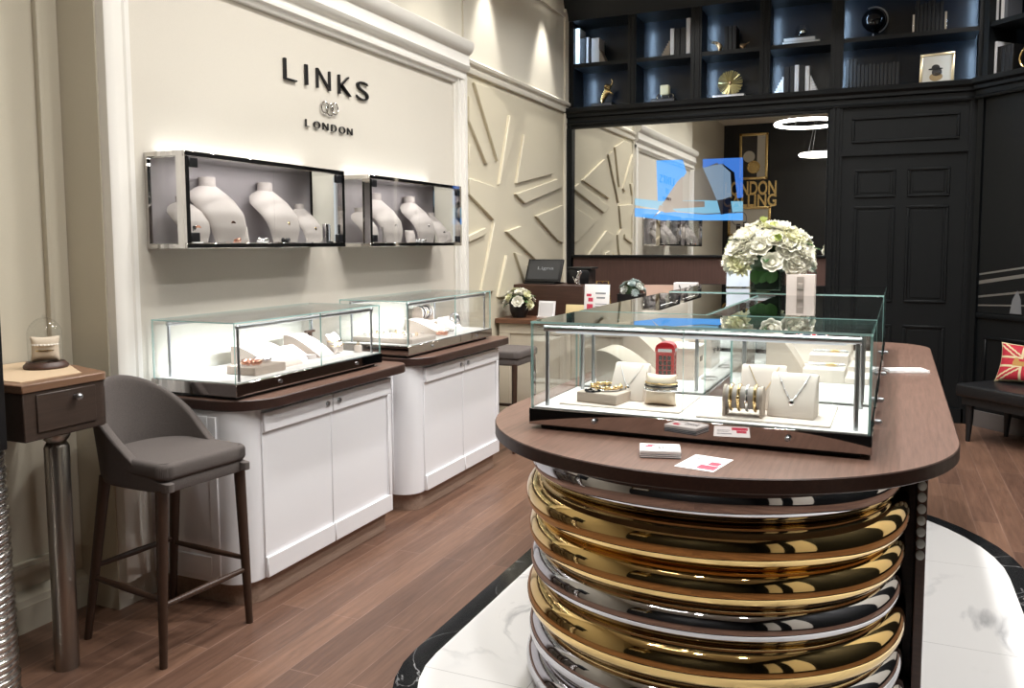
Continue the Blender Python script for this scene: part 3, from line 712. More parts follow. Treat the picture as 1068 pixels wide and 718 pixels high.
def ramp_mb(w, d, h, lip=.02):
    P = [(0, 0), (0, h)] + [(d*(.12+.88*a/10), lip*.4+(h-lip*.4)*(1-(a/10)**1.45)) for a in range(0, 11)] + [(d, 0)]
    mb = MB().prism(P, 'y', -w/2, w/2); mb.bm.normal_update()
    for f in mb.bm.faces: f.material_index = 1 if abs(f.normal.y) > .9 or f.normal.x < -.9 else 0  # darker slot for sides and back: their shade is put into the colour
    return mb
def block_mb(x, y, z): return MB().box(-x/2, x/2, -y/2, y/2, 0, z, bev=.002, seg=1)
def bracelet_mb(R, r, beads=0): 
    mb = MB().torus((0, 0, r), R, r, 'z', 32, 8)
    for k in range(beads): mb.ball((R*math.cos(2*PI*k/beads), R*math.sin(2*PI*k/beads), r), r*1.9, 8, 6)
    return mb
def roll(lab, where, loc, rz, frame, R=.03, L=.13, nb=4, mats=None):
    # horizontal bracelet roll on two end cheeks, axis along local Y
    t = thing('bracelet_roll', lab, 'bracelet stand', (0, 0, 0), frame, loc, rz)
    part('roll', MB().cyl((0, -L/2, R+.02), (0, L/2, R+.02), R, n=28), M_bust, t)
    for y in (-L/2-.004, L/2+.004):
        part('cheek', MB().prism([(-R, 0), (R, 0)]+arc(0, R+.02, R+.004, 0, PI, 12), 'y', y-.004, y+.004), M_block, t)
    for k in range(nb):
        y = -L/2+L*(k+.6)/(nb+.2); mm = (mats or [M_jewgold, M_jewgold, M_jewel, M_jewgold])[k % 4]
        b = thing('bracelet', f'{ORDS[k]} bracelet from the left on the roll {where}', 'bracelet', (0, 0, 0), frame)
        b.location = t.location + Matrix.Rotation(t.rotation_euler.z, 4, 'Z') @ Vector((0, y, R+.02)); b.rotation_euler = t.rotation_euler; 
        part('band', MB().torus((0, 0, 0), R+.004, .005, 'y', 28, 8), mm, b)
        if k == 1: part('charm', MB().ball((R+.008, 0, .004), (.006, .006, .009), 10, 6), M_jewgold, b)
    return t
# nearer wall case small items
bpil = solo('bracelet_pillow', up_pillow(.075, .085, .045), M_bust, 'small grey pillow with gold bar beside the left tall bust', 'pillow', loc=(-2.70, 3.055, 1.5062), rz=-.3, group='small pillows in the wall cases')
for loc, rz, lab in (((-2.685, 3.345, 1.5062), -.3, 'small grey pillow with star charm before the middle bust'), ((-2.69, 4.56, 1.5062), -.2, 'small grey pillow between the tall busts of the farther case'), ((-2.69, 5.045, 1.5062), -.2, 'small grey pillow at the right end of the farther case')):
    o = bpil.copy(); COL.objects.link(o); place(o, (0, 0, 0), 'A', loc, rz); o['label'] = lab
def chunky(lab, loc, mm, n=9, R=.026, seed=1):
    rnd = random.Random(seed); mb = MB()
    for k in range(n):
        a = 2*PI*k/n; mb.ball((R*math.cos(a), R*math.sin(a), .012+.003*rnd.random()), (.010, .011, .012), 8, 6)
    solo('bracelet', mb, mm, lab, 'bracelet', loc=loc)
chunky('chunky rose gold bracelet lying before the left tall bust', (-2.66, 2.955, 1.5062), M_rose)
chunky('dark stone bracelet lying before the middle bust', (-2.655, 3.29, 1.5062), M_darkbead, 8, .028)
chunky('flat silver ring bracelet between pillow and middle bust', (-2.66, 3.155, 1.5062), M_jewel, 10, .018)
chunky('chunky silver bracelet lying before the right tall bust of the farther case', (-2.655, 4.63, 1.5062), M_jewel, 9, .028)
solo('watch_stand', MB().box(-.012, .012, -.02, .02, 0, .10, bev=.003).box(-.02, .02, -.03, .03, 0, .008), M_jewel, 'slim silver stand at the right end of the nearer wall case', 'stand', loc=(-2.68, 3.68, 1.5062))
solo('picture_frame', MB().box(-.004, .004, -.03, .03, 0, .075, bev=.002).box(.004, .005, -.022, .022, .008, .067), M_jewel, 'tiny framed charm card before the short left bust', 'card', loc=(-2.652, 2.735, 1.5062))
solo('earring_stand', MB().cyl((0, 0, 0), (0, 0, .09), .003, n=8).cyl((0, 0, 0), (0, 0, .004), .022).cyl((0, -.025, .085), (0, .025, .085), .003, n=8), M_jewel, 'silver earring stand before the left tall bust of the farther case', 'stand', loc=(-2.655, 4.19, 1.5062))

ZD = .941
# counter case 1 contents
solo('ring_block', block_mb(.16, .20, .035), M_block, 'flat taupe block holding rose bracelets at the left of the nearer counter case', 'display block', loc=(-2.50, 2.90, ZD))
chunky('rose and silver cluster bracelet on the flat taupe block', (-2.50, 2.87, ZD+.035), M_rose, 10, .035); chunky('silver openwork bracelet on the flat taupe block', (-2.51, 2.955, ZD+.035), M_jewel, 10, .03)
solo('necklace_ramp', ramp_mb(.21, .24, .095), [M_pad, M_block], 'beige sloped ramp with rose gold necklaces in the nearer counter case', 'display ramp', loc=(-2.71, 3.08, ZD))
solo('ring_wedge', wedge_mb(.09, .12, .065), M_pad, 'small beige wedge with a ring in the nearer counter case', 'display wedge', loc=(-2.66, 3.30, ZD))
solo('ring_puck', MB().lathe([(.026, 0), (.027, .004), (.025, .02), (.0, .022)]), M_bust, 'small round ring puck right of the small beige wedge', 'ring puck', loc=(-2.54, 3.34, ZD))
solo('necklace_ramp', ramp_mb(.12, .22, .105), [M_pad, M_block], 'taller beige ramp leaning beside the linen pillow in the nearer counter case', 'display ramp', loc=(-2.73, 3.43, ZD))
pl = solo('bracelet_pillow', up_pillow(.10, .115, .055, .45), M_pad, 'beige pillow with gold bracelets in the nearer counter case', 'pillow', loc=(-2.55, 3.548, ZD+.004), rz=.2)
for k, (lab, mm) in enumerate((('upper gold bracelet on the beige pillow', M_jewgold), ('lower gold bracelet on the beige pillow', M_jewgold))):
    solo('bracelet', MB().torus((0, 0, 0), .052, .003, 'z', 28, 6, sc=(.58, 1)), mm, lab, 'bracelet', loc=(-2.535-.015*k, 3.548, ZD+.045+.022*k), rz=.2)
st = thing('earring_stand', 'brown T-shaped earring stand at the right of the nearer counter case', 'stand', (0, 0, 0), loc=(-2.72, 3.57, ZD))
part('stem', MB().box(-.008, .008, -.008, .008, .006, .10).box(-.02, .02, -.025, .025, 0, .006), M_walnut, st); part('crossbar', MB().box(-.01, .01, -.035, .035, .10, .112, bev=.003), M_walnut, st)
for k, (y, x, r) in enumerate(((3.64, -2.64, .02), (3.642, -2.47, .02))):
    solo('ring_puck', MB().lathe([(r, 0), (r, .03+.012*(1-k)), (r*.8, .036+.012*(1-k)), (0, .037+.012*(1-k))]), M_pad, ['taller beige ring puck right of the T stand', 'shorter beige ring puck near the right end'][k], 'ring puck', loc=(x, y, ZD))
    solo('ring', MB().torus((0, 0, .008), .008, .0022, 'x', 18, 6), M_jewgold, ['gold ring on the taller ring puck', 'gold ring on the shorter ring puck'][k], 'ring', loc=(x, y, ZD+.037+.012*(1-k)))
# counter case 2 contents
tr = thing('ring_tray', 'large cream ring tray at the left of the farther counter case', 'tray', (0, 0, 0), loc=(-2.575, 4.17, ZD))
part('tray_base', MB().box(-.2, .2, -.14, .14, 0, .028, bev=.004), M_pad, tr)
rnd = random.Random(3)
for i in range(4):
    for j in range(4):
        part('ring_slot', MB().torus((-.14+.09*i, -.10+.066*j, .036), .010, .0028, 'x', 16, 6), rnd.choice([M_jewel, M_jewel, M_jewgold]), tr)
solo('necklace_ramp', ramp_mb(.13, .24, .09), [M_pad, M_block], 'pale curved ramp in the middle of the farther counter case', 'display ramp', loc=(-2.69, 4.55, ZD))
roll('bracelet roll behind the pale ramp in the farther counter case', 'in the farther counter case', (-2.74, 4.80, ZD+.055), 0, 'A', .036, .14, 4, [M_darkbead, M_satin, M_darkbead, M_satin])
solo('display_riser', MB().box(-.06, .06, -.10, .10, 0, .055, bev=.003), M_pad, 'beige riser carrying the bracelet roll in the farther counter case', 'display block', loc=(-2.74, 4.80, ZD))
chunky('rose and silver bracelet before the pale ramp', (-2.44, 4.50, ZD), M_rose, 9, .028); chunky('silver bracelet right of the pale ramp', (-2.46, 4.62, ZD), M_jewel, 9, .026)
solo('watch_wedge', wedge_mb(.16, .11, .075), M_pad, 'beige wedge carrying a silver watch at the right of the farther counter case', 'display wedge', loc=(-2.64, 4.88, ZD))
w = thing('wrist_watch', 'silver wrist watch on the beige wedge', 'watch', (0, 0, 0), loc=(-2.555, 4.92, ZD+.065), rz=.2)
part('watch_case', MB().cyl((0, 0, 0), (.012, 0, .004), .022, n=24), M_steel, w); part('strap', MB().torus((-.02, 0, 0), .032, .006, 'y', 28, 6, sc=(.8, 1)), M_steel, w)

# ================================================================ corner table on a post, bell jars, coil column
tb = thing('display_table', 'walnut display table with a drawer on a satin metal post by the left edge', 'table', (-2.62, 2.0, 0))
def tpoly(g):
    c = arc(-2.57+g, 2.105+g*.6, .05, -.0, PI/4, 6); return [(-3.045, 1.815-g), (-2.52+g, 1.815-g)]+c+arc(-2.765+g*.3, 2.16+g, .05, PI/4, PI/2, 6)+[(-3.045, 2.21+g)]
out = tpoly(0)
part('carcass', MB().prism(out, 'z', .86, 1.022, bev=.003, seg=1), M_islet, tb)
part('top', MB().prism(tpoly(.005), 'z', 1.022, 1.05, bev=.003, seg=1), M_isletop, tb)
part('leather_inset', MB().prism([(-3.02, 1.85), (-2.575, 1.85), (-2.575, 2.08), (-2.76, 2.185), (-3.02, 2.185)], 'z', 1.049, 1.052), M_inset, tb)
dr = part('drawer', MB().box(-2.522, -2.514, 1.86, 2.085, .885, 1.012, bev=.002, seg=1), M_islet, tb)
part('knob', MB().cyl((-2.513, 2.0, .985), (-2.497, 2.0, .985), .007).ball((-2.492, 2.0, .985), .0125, 16, 12), M_steel, dr)
part('post', MB().lathe([(.040, 0), (.040, .015), (.0405, .02), (.0405, .80), (.036, .81), (.030, .818), (.040, .828), (.045, .84), (.045, .852), (.04, .86)], (-2.615, 2.0, 0), 32), M_satin, tb)
def belljar(lab, x, y, pil):
    t = thing('bell_jar', lab, 'bell jar', (0, 0, 0), loc=(x, y, 1.052)); t.scale = (.82, .82, .90)
    part('base', MB().lathe([(0, 0), (.088, 0), (.092, .006), (.09, .014), (.082, .02), (.078, .026), (0, .026)], n=36), M_riser, t)
    part('dome', MB().lathe([(.070, .026), (.071, .12)]+[(.071*math.cos(a), .135+.071*math.sin(a)) for a in [PI/2*k/8 for k in range(9)]][:-1]+[(0, .206)], n=36), M_gclear, t)
    part('finial', MB().ball((0, 0, .210), .008, 12, 8), M_gclear, t)
belljar('glass bell jar over a linen pillow on the walnut table', -2.80, 2.115, 1)
belljar('glass bell jar at the left edge, beside the black upright', -2.94, 1.955, 0)
solo('bracelet_pillow', up_pillow(.098, .094, .052, .10), M_pillow, 'plump linen pillow with gold chains inside the bell jar', 'pillow', loc=(-2.80, 2.115, 1.0775), rz=-.75)
solo('bracelet_pillow', up_pillow(.08, .075, .05, .12), M_pillow, 'linen pillow inside the bell jar at the left edge', 'pillow', loc=(-2.94, 1.955, 1.0775), rz=-.75)
for k, (z, nm) in enumerate(((.04, 'lower gold chain round the linen pillow'), (.06, 'upper pearl bracelet round the linen pillow'))):
    mb = MB().torus((0, 0, z), .036, .003, 'z', 32, 6, sc=(.82, 1.12))
    if k:
        for j in range(22): mb.ball((.036*.86*math.cos(2*PI*j/22), .036*1.15*math.sin(2*PI*j/22), z), .0042, 8, 6)
    solo('bracelet', mb, [M_jewgold, M_pearl][k], nm, 'bracelet', loc=(-2.80, 2.115, 1.0775), rz=-.75)
cl = thing('coil_column', 'pillar of stacked silver coils under a black upright at the left edge', 'column', (-2.635, 1.69, 0))
part('core', MB().cyl((-2.635, 1.69, 0), (-2.635, 1.69, .853), .10, n=24), M_plastic, cl)
for k in range(37):
    part('coil_ring', MB().torus((-2.635+.003*math.sin(k*2.1), 1.69, .012+k*.0227), .113-.0003*k, .0118, 'z', 36, 8), M_coil, cl, 60)
part('black_upright', MB().box(-2.74, -2.525, 1.45, 1.76, .853, 1.34, bev=.004), M_plastic, cl)

# ================================================================ bar stool
def stool(label):
    t = thing('bar_stool', label, 'stool', (0, 0, 0), loc=(-2.47, 2.345, 0), rz=-.11, group='grey upholstered bar stools')
    part('seat', MB().prism(rrect(-.19, .235, -.192, .192, (.17, .035, .035, .17), 10), 'z', .672, .735, bev=.018, seg=4), M_fabric, t)
    part('seat_base', MB().prism(rrect(-.18, .225, -.184, .184, (.16, .03, .03, .16), 10), 'z', .628, .674, bev=.008), M_fabric, t)
    def path(s):   # s in -1..1 around the back, U shape plan
        S = abs(s)*.62; sg = 1 if s > 0 else -1
        # half length : arc of radius .2 (len .314) then straight .30
        if S < .314: a = S/.2; return (-.05-.2*math.cos(a), sg*.172*math.sin(a)), (-math.cos(a), sg*math.sin(a))
        return (-.05+(S-.314), sg*.172), (0, sg)
    def shell(a, b):
        s = 2*a-1; (px, py), (nx, ny) = path(s)
        top = .668+.318*max(0, math.cos(min(1, abs(s)/.98)*PI/2))**2.1; z0 = .615+.022*abs(s)**3; z = z0+(top-z0)*b
        off = .016+.052*max(0, (z-.62)/.36)**1.1*max(0, 1-abs(s))**.9
        return Vector((px+nx*off, py+ny*off, z))
    part('backrest', MB().grid(shell, 36, 10, thick=-.034), M_fabric, t, 80)
    bo = [c for c in t.children if c.name.startswith('backrest')][0]; sm = bo.modifiers.new('soft', 'SUBSURF'); sm.levels = 1; sm.render_levels = 2; bo.data.shade_smooth()
    legs = {(1, -1): ((.20, -.175, .64), (.203, -.197, 0)), (1, 1): ((.20, .175, .64), (.19, .212, 0)), (-1, -1): ((-.145, -.155, .64), (-.245, -.19, 0)), (-1, 1): ((-.145, .155, .64), (-.245, .195, 0))}
    for k, (a, b) in legs.items():
        part('leg', MB().tube([a, tuple(.5*(p+q) for p, q in zip(a, b)), b], [.0215, .0185, .0135], 14), M_walnut, t)
    def at(k, z): a, b = legs[k]; f = (a[2]-z)/(a[2]-b[2]); return tuple(p+(q-p)*f for p, q in zip(a, b))
    for k0, k1, z in (((1, -1), (1, 1), .225), ((-1, -1), (1, -1), .245), ((-1, 1), (1, 1), .27), ((-1, -1), (-1, 1), .29)):
        a, b = at(k0, z), at(k1, z); mid = tuple((p+q)/2 for p, q in zip(a, b)); part('stretcher', MB().tube([a, mid, b], [.0095, .0125, .0095], 10), M_walnut, t)
    return t
s1 = stool('grey tweed bar stool with dark wooden legs beside the walnut table')
s2 = dup(s1, (-2.56, 5.60, 0), 0, 'grey bar stool behind the farther white cabinet by the cash desk')
for c in [c for c in s2.children if c.name.startswith('backrest')]: bpy.data.objects.remove(c)
# ================================================================ island
isl = thing('island_counter', 'long oval walnut island counter fronted by stacked gold and silver bangle tubes', 'counter', (-.555, 3.7, 0), 'I')
tp = [(-.555-.74*math.cos(PI*i/48), 2.82-.702*math.sin(PI*i/48)) for i in range(49)]
tp += arc(-.07, 5.22, .25, 0, PI/2, 12)+arc(-1.038, 5.22, .25, PI/2, PI, 12)
part('countertop', two_tone(MB().prism(tp, 'z', .858, .90, bev=.003, seg=1), .90), [M_counter, M_edge], isl, 30)
sgn = lambda v, p: math.copysign(abs(v)**p, v)
bnd = [.850, .714, .590, .476, .368, .236, .120, .004]
offs = [-.012, .004, -.006, -.012, .002, -.004, .006]
seq = [M_silver, M_gold, M_gold, M_silver, M_gold, M_silver, M_silver]
for k in range(7):
    z = (bnd[k]+bnd[k+1])/2; r = (bnd[k]-bnd[k+1])/2+.0015
    a, b = .625-r+offs[k], .62-r+offs[k]; P = [(-.57-a, 3.05, z)]
    for i in range(65):
        s = PI+PI*i/64; P.append((-.57+a*sgn(math.cos(s), 2/2.1), 2.87+b*sgn(math.sin(s), 2/2.1), z))
    P.append((-.57+a, 3.05, z))
    part('bangle_tube', MB().tube(P, r, 28), seq[k], isl, 60, label=['silver', 'gold'][seq[k] is M_gold]+' bangle tube')
part('body', MB().box(-1.19, .078, 3.08, 5.36, .0, .859), M_riser, isl)
part('inner_core', MB().prism([(-.57+.50*math.cos(PI+PI*i/32), 3.08+.70*math.sin(PI+PI*i/32)) for i in range(33)], 'z', 0, .853), M_plastic, isl)
sp = part('side_panel', MB().box(.078, .108, 2.93, 5.36, 0, .859, bev=.003, seg=1), M_riser, isl)
for i in range(8):
    part('pebble', MB().ball((.092, 2.9295, .76-.038*i), (.0135, .004, .0165), 12, 8), M_pebble, sp, org=None)
# ---- glass cases on the island
def islcase(label, X0, X1, Y0, Y1, joints=(), front_rail=True, locks=()):
    Z0, Z1, ZT = .915, .968, 1.25; g = .007
    cx, cy = (X0+X1)/2, (Y0+Y1)/2
    t = thing('island_case', label, 'display case', (cx, cy, .90), 'I')
    part('plinth', MB().box(X0+.03, X1-.03, Y0+.03, Y1-.03, .90, Z0+.001), M_plastic, t)
    part('mirror_base', MB().box(X0, X1, Y0, Y1, Z0, Z1, bev=.002, seg=1), M_base, t)
    part('deck', MB().box(X0+.012, X1-.012, Y0+.012, Y1-.012, Z1-.001, Z1+.003), M_deck, t)
    a, b, c, d = X0+.005, X1-.005, Y0+.005, Y1-.005
    xs = [a]+list(joints)+[b]
    for x0, x1 in zip(xs, xs[1:]): part('front_pane', MB().pane(x0+.0006, x1-.0006, c, c+g, Z1, ZT-g), [M_glass, M_gedge], t, 0)
    part('back_pane', MB().pane(a, b, d-g, d, Z1, ZT-g), [M_glass, M_gedge], t, 0)
    part('side_pane', MB().pane(a, a+g, c+g, d-g, Z1, ZT-g), [M_glass, M_gedge], t, 0)
    part('side_pane', MB().pane(b-g, b, c+g, d-g, Z1, ZT-g), [M_glass, M_gedge], t, 0)
    part('top_pane', MB().pane(a, b, c, d, ZT-g, ZT), [M_gtop, M_gedge], t, 0)
    mb = MB(); frame_posts(mb, a+.04, b-.04, c+.045, d-.045, Z1, ZT-.022, .007)
    for y in (c+.045, d-.045): mb.cyl((a+.03, y, ZT-.026), (b-.03, y, ZT-.026), .0105, n=14)
    part('inner_frame', mb, M_steel, t)
    for y in (c+.045, d-.045): part('led_strip', MB().box(a+.07, b-.07, y-.003, y+.003, ZT-.040, ZT-.0365), M_led, t)
    for (x, y, s) in locks:
        part('lock', MB().cyl((x-(.002 if s else 0), y+(0 if s else .002), .943), (x+(.012 if s else 0), y-(0 if s else .009), .943), .009, n=14).ball((x+(.013 if s else 0), y-(0 if s else .01), .943), .008, 10, 8), M_steel, t)
    arealight('case_light', (0, 0, ZT-.045-.90), (0, 0, 0), (X1-X0)*.8, (Y1-Y0)*.6,   .62*(X1-X0)*(Y1-Y0)/.45, (.98, .98, 1), t)
    return t
islcase('wide front glass case on the island, nearest the round bangle end', -1.075, -.05, 2.465, 2.90, (-.575,), locks=((-.85, 2.465, 0), (-.27, 2.465, 0), (-.05, 2.80, 1)))
islcase('long left glass case on the island along the cabinet aisle', -1.075, -.597, 2.92, 4.12)
islcase('long right glass case on the island along its right edge', -.522, -.05, 2.92, 4.12, locks=((-.05, 3.2, 1), (-.05, 3.85, 1)))
islcase('far glass case on the island carrying the vase of flowers', -1.075, -.05, 4.262, 5.10, locks=((-.05, 4.6, 1),))
ZI = .971
K = .976
solo('display_pad', MB().box(-1.0, -.60, 2.54, 2.85, ZI+.0004, ZI+.006, bev=.002, seg=1), M_pad, 'left flat beige pad on the deck of the front island case', 'display pad', (-.8, 2.7, ZI), 'I')
solo('display_pad', MB().box(-.545, -.16, 2.51, 2.84, ZI+.0004, ZI+.006, bev=.002, seg=1), M_pad, 'right flat beige pad on the deck of the front island case', 'display pad', (-.35, 2.7, ZI), 'I')
ZP = ZI+.006
blk = solo('bangle_block', block_mb(.145, .13, .034), M_block, 'flat taupe block with bangles at the left of the front island case', 'display block', frame='I', loc=(-.872, 2.635, ZP), rz=-.15)
solo('bracelet', bracelet_mb(.048, .0045), M_jewel, 'silver bangle lying on the flat taupe block', 'bracelet', frame='I', loc=(-.878, 2.655, ZP+.034))
solo('bracelet', bracelet_mb(.050, .004, 10), M_jewgold, 'gold beaded bangle lying on top of the silver bangle', 'bracelet', frame='I', loc=(-.874, 2.655, ZP+.043))
solo('bracelet', bracelet_mb(.022, .003, 6), M_darkbead, 'dark charm bracelet at the front edge of the taupe block', 'bracelet', frame='I', loc=(-.905, 2.60, ZP+.034))
def slab(lab, loc, rz, w, h, d=.06): return solo('necklace_slab', wedge_mb(w, d, h, .022, .006), M_pad, lab, 'necklace stand', frame='I', loc=loc, rz=rz)
def slabneck(lab, loc, rz, w, h, d, mm, n=0):
    t = thing('necklace', lab, 'necklace', (0, 0, 0), 'I', loc, rz); pts = []
    for i in range(17):
        a = -1+i/8; v = 1-.62*(1-abs(a)**1.3); x = .022+(d-.022)*(1-v)+.006*math.sin(PI*v)+.002
        pts.append(Vector((x, .34*w*a, .006+(h-.006)*v)))
    part('chain', MB().tube(pts, .0011, 5), mm, t); p = pts[8]
    part('pendant', MB().ball(p+Vector((.003, 0, -.008)), (.003, .009, .010), 12, 8), mm, t)
    if n:
        mb = MB()
        for q in pts[2:15:2]: mb.ball(q+Vector((.002, 0, 0)), .0034, 8, 6)
        part('beads', mb, mm, t)
slab('beige necklace slab behind the taupe block, before the red phone box', (-.80, 2.735, ZP), -PI/2-.12, .12, .118, .075); slabneck('silver charm necklace on the slab behind the taupe block', (-.80, 2.735, ZP), -PI/2-.12, .12, .118, .075, M_jewel)
pil = solo('bracelet_pillow', up_pillow(.105, .105, .07, .2), M_pillow, 'linen pillow wrapped with bracelets before the red phone box', 'pillow', frame='I', loc=(-.685, 2.64, ZP), rz=-PI/2)
for k, (z, mm, lab, r) in enumerate(((.072, M_jewgold, 'gold bracelet at the top of the linen pillow in the front case', .0028), (.062, M_darkbead, 'black cord bracelet on the linen pillow in the front case', .0032), (.050, M_jewel, 'silver beaded bracelet on the linen pillow in the front case', .0036))):
    mb = MB(); n = 32
    P = [(.052*math.cos(2*PI*i/n), .037*math.sin(2*PI*i/n), 0) for i in range(n)]; mb.tube(P, r, 6, True)
    if k == 2:
        for q in P[::2]: mb.ball(q, .005, 8, 6)
    solo('bracelet', mb, mm, lab, 'bracelet', frame='I', loc=(-.685, 2.64+.2*(z-.052), ZP+z))
# red phone box
pb = thing('phone_box', 'small red telephone box model behind the linen pillow', 'phone box', (0, 0, 0), 'I', (-.765, 3.02, ZI), -PI/2+.1)
w = .036
mb = MB().box(-w, w, -w, w, 0, .012, bev=.002).box(-w*.92, w*.92, -w*.92, w*.92, .012, .128).box(-w, w, -w, w, .128, .148, bev=.002)
mb.prism([(-w*.95, .148)]+[(w*.95*math.cos(PI-PI*i/10), .148+.018*math.sin(PI*i/10)) for i in range(11)]+[(w*.95, .148)], 'x', -w*.9, w*.9)
part('box', mb, M_red, pb)
for q in range(4):
    M = Matrix.Rotation(q*PI/2, 4, 'Z')
    part('window', MB().box(w*.92, w*.94, -w*.62, w*.62, .03, .118, M=M), M_darkbead, pb)
    mb = MB()
    for i in range(1, 3): mb.box(w*.93, w*.97, -w*.62+w*1.24*i/3-.0015, -w*.62+w*1.24*i/3+.0015, .03, .118, M=M)
    for i in range(1, 5): mb.box(w*.93, w*.97, -w*.62, w*.62, .03+.088*i/5-.001, .03+.088*i/5+.001, M=M)
    part('glazing_bars', mb, M_red, pb); part('name_panel', MB().box(w, w*1.02, -w*.7, w*.7, .132, .143, M=M), M_bookw, pb)
roll('bracelet roll on the right pad of the front island case', 'in the front island case', (-.412, 2.575, ZP), -PI/2, 'I', .034, .10, 4)
for o in [o for o in bpy.data.objects if o.name.startswith('bracelet_roll')][-1:]:
    pass
slab('rear beige necklace slab at the right of the front island case', (-.375, 2.735, ZP), -PI/2+.05, .135, .135); slabneck('fine gold necklace on the rear right slab', (-.375, 2.735, ZP), -PI/2+.05, .135, .135, .06, M_jewgold)
slab('front beige necklace slab with a beaded necklace at the right', (-.272, 2.665, ZP), -PI/2-.08, .135, .125, .085); slabneck('silver beaded necklace on the front right slab', (-.272, 2.665, ZP), -PI/2-.08, .135, .125, .085, M_jewel, 1)
solo('necklace', MB().tube([(.0, .03, .0), (.004, .012, -.05), (.004, 0, -.058), (.004, -.012, -.05), (0, -.03, 0)], .001, 5).ball((.006, 0, -.062), .004), M_jewel, 'short silver pendant necklace inside the beaded necklace', 'necklace', frame='I', loc=(-.274, 2.643, ZP+.118), rz=-PI/2-.08)
# right long case : ramp, tiered risers, flag case
solo('necklace_ramp', ramp_mb(.17, .15, .17), [M_block, M_block], 'tall grey curved ramp at the front of the right island case', 'display ramp', frame='I', loc=(-.475, 3.55, ZI), rz=.05)
for i, (y, z, lab) in enumerate(((3.42, .05, 'lowest and nearest beige step riser in the right island case'), (3.66, .075, 'middle beige step riser in the right island case'), (3.93, .10, 'highest and farthest beige step riser in the right island case'))):
    solo('step_riser', MB().box(-.17 if i == 2 else -.062, .085, -.09, .09, 0, z, bev=.002, seg=1).box(.085, .17, -.09, .09, 0, z*.45, bev=.002, seg=1), M_pad, lab, 'display riser', frame='I', loc=(-.255, y, ZI))
    rnd = random.Random(20+i)
    for k in range(4):
        chb = MB(); R = .014
        for j in range(8): chb.ball((R*math.cos(PI*j/4), R*math.sin(PI*j/4), .006), .0055, 6, 5)
        o = solo('bracelet', chb, [M_jewel, M_jewel, M_jewgold, M_jewel][k], f'{ORDS[k]} small bracelet from the left on the {["nearest", "middle", "farthest"][i]} step riser', 'bracelet', frame='I', loc=((-.38+.06*k) if i == 2 else (-.292+.034*k), y+.02*rnd.uniform(-1, 1), ZI+z if k < 3 else ZI+z*.45 if False else ZI+z))
        if k == 3: o.location.x -= .0
def uj(u, v):   # 0 ground, 1 white, 2 red cross   u,v in 0..1
    x, y = u-.5, v-.5
    if abs(x) < .06 or abs(y) < .08: return 2
    if abs(x) < .10 or abs(y) < .13: return 1
    d = abs(abs(x)-abs(y))
    if d < .035: return 2
    if d < .085: return 1
    return 0
fl = cushion_mb(.13, .085, .03, 48, 40, uj, .02)
bmesh.ops.transform(fl.bm, matrix=Matrix.Translation((0, 0, .016)), verts=fl.bm.verts)
solo('flag_pouch', fl, [M_uj_navy, M_uj_white, M_uj_red2], 'small union flag pouch lying on the farthest step riser', 'pouch', frame='I', loc=(-.345, 3.95, ZI+.10), rz=.4)
# left long case : grey ramps, folded beige stands
for i, (y, w_, h_) in enumerate(((3.12, .20, .12), (3.46, .20, .16), (3.80, .2, .12))):
    solo('necklace_ramp', ramp_mb(w_, .2, h_), [M_block, M_block], f'{["nearest low", "middle tall", "farthest low"][i]} taupe ramp in the left island case', 'display ramp', frame='I', loc=(-1.035, y, ZI), rz=PI*.0)
    solo('necklace', MB().torus((0, 0, .004), .03, .002, 'z', 24, 5, sc=(1, 1.4)), M_jewel, f'silver necklace laid before the {["nearest low", "middle tall", "farthest low"][i]} taupe ramp', 'necklace', frame='I', loc=(-.652, y+.13, ZI))
for i, y in enumerate((3.28, 3.62)):
    t = thing('card_stand', f'{["nearer", "farther"][i]} beige box stand with slots behind the phone box', 'display stand', (0, 0, 0), 'I', (-.75, y, ZI))
    part('box', MB().box(-.05, .05, -.09, .09, 0, .115, bev=.002, seg=1), M_pad, t); part('lid', MB().box(-.065, .055, -.10, .10, .115, .125, bev=.002, seg=1), M_pad, t)
    for q in (-.04, .04): part('slot', MB().box(.0495, .0515, q-.02, q+.02, .06, .08), M_riser, t)
# things on the island top
def cardmat_print(parent, z, w, h, x0=0, y0=0):
    part('red_print', MB().box(-w*.36, -w*.18, h*.02, h*.22, z, z+.0004).box(-w*.30, -w*.12, h*.22, h*.32, z, z+.0004), M_pink, parent, 0)
    mb = MB()
    for i in range(2):
        for k in range(5): mb.box(w*(-.04+.085*k), w*(.015+.085*k), h*(-.02-.17*i), h*(.06-.17*i), z, z+.0004)
    mb.box(-w*.4, -w*.05, -h*.3, -h*.27, z, z+.0004); part('text_marks', mb, M_darkbead, parent, 0)
for k in range(9):
    t = thing('card', 'white card in the stack lying before the front case' if k < 8 else 'printed top card of the stack lying before the front case', 'card', (0, 0, 0), 'I', (-.598+.001*math.sin(k*2), 2.30+.001*math.cos(k*3), .90+.0024*k), .28, 'cards stacked on the island')
    part('paper', MB().box(-.056, .056, -.042, .042, 0, .0023), M_card if k > 5 or k % 2 else M_cardedge, t, 0)
    if k == 8: cardmat_print(t, .0023, .112, .084); t['group'] = 'printed cards'
fy = thing('flyer', 'single white flyer with a red bus print lying on the island edge', 'flyer', (0, 0, 0), 'I', (-.464, 2.257, .9005), -.18)
part('paper', MB().box(-.055, .055, -.075, .075, 0, .0006), M_card, fy, 0)
part('red_print', MB().box(.0, .05, -.06, -.02, .0006, .001).box(.015, .045, -.015, .02, .0006, .001), M_pink, fy, 0)
part('text_marks', MB().box(-.045, -.01, .0, .006, .0006, .001).box(-.045, -.005, -.02, -.014, .0006, .001).box(-.045, .0, .03, .04, .0006, .001), M_grey, fy, 0)
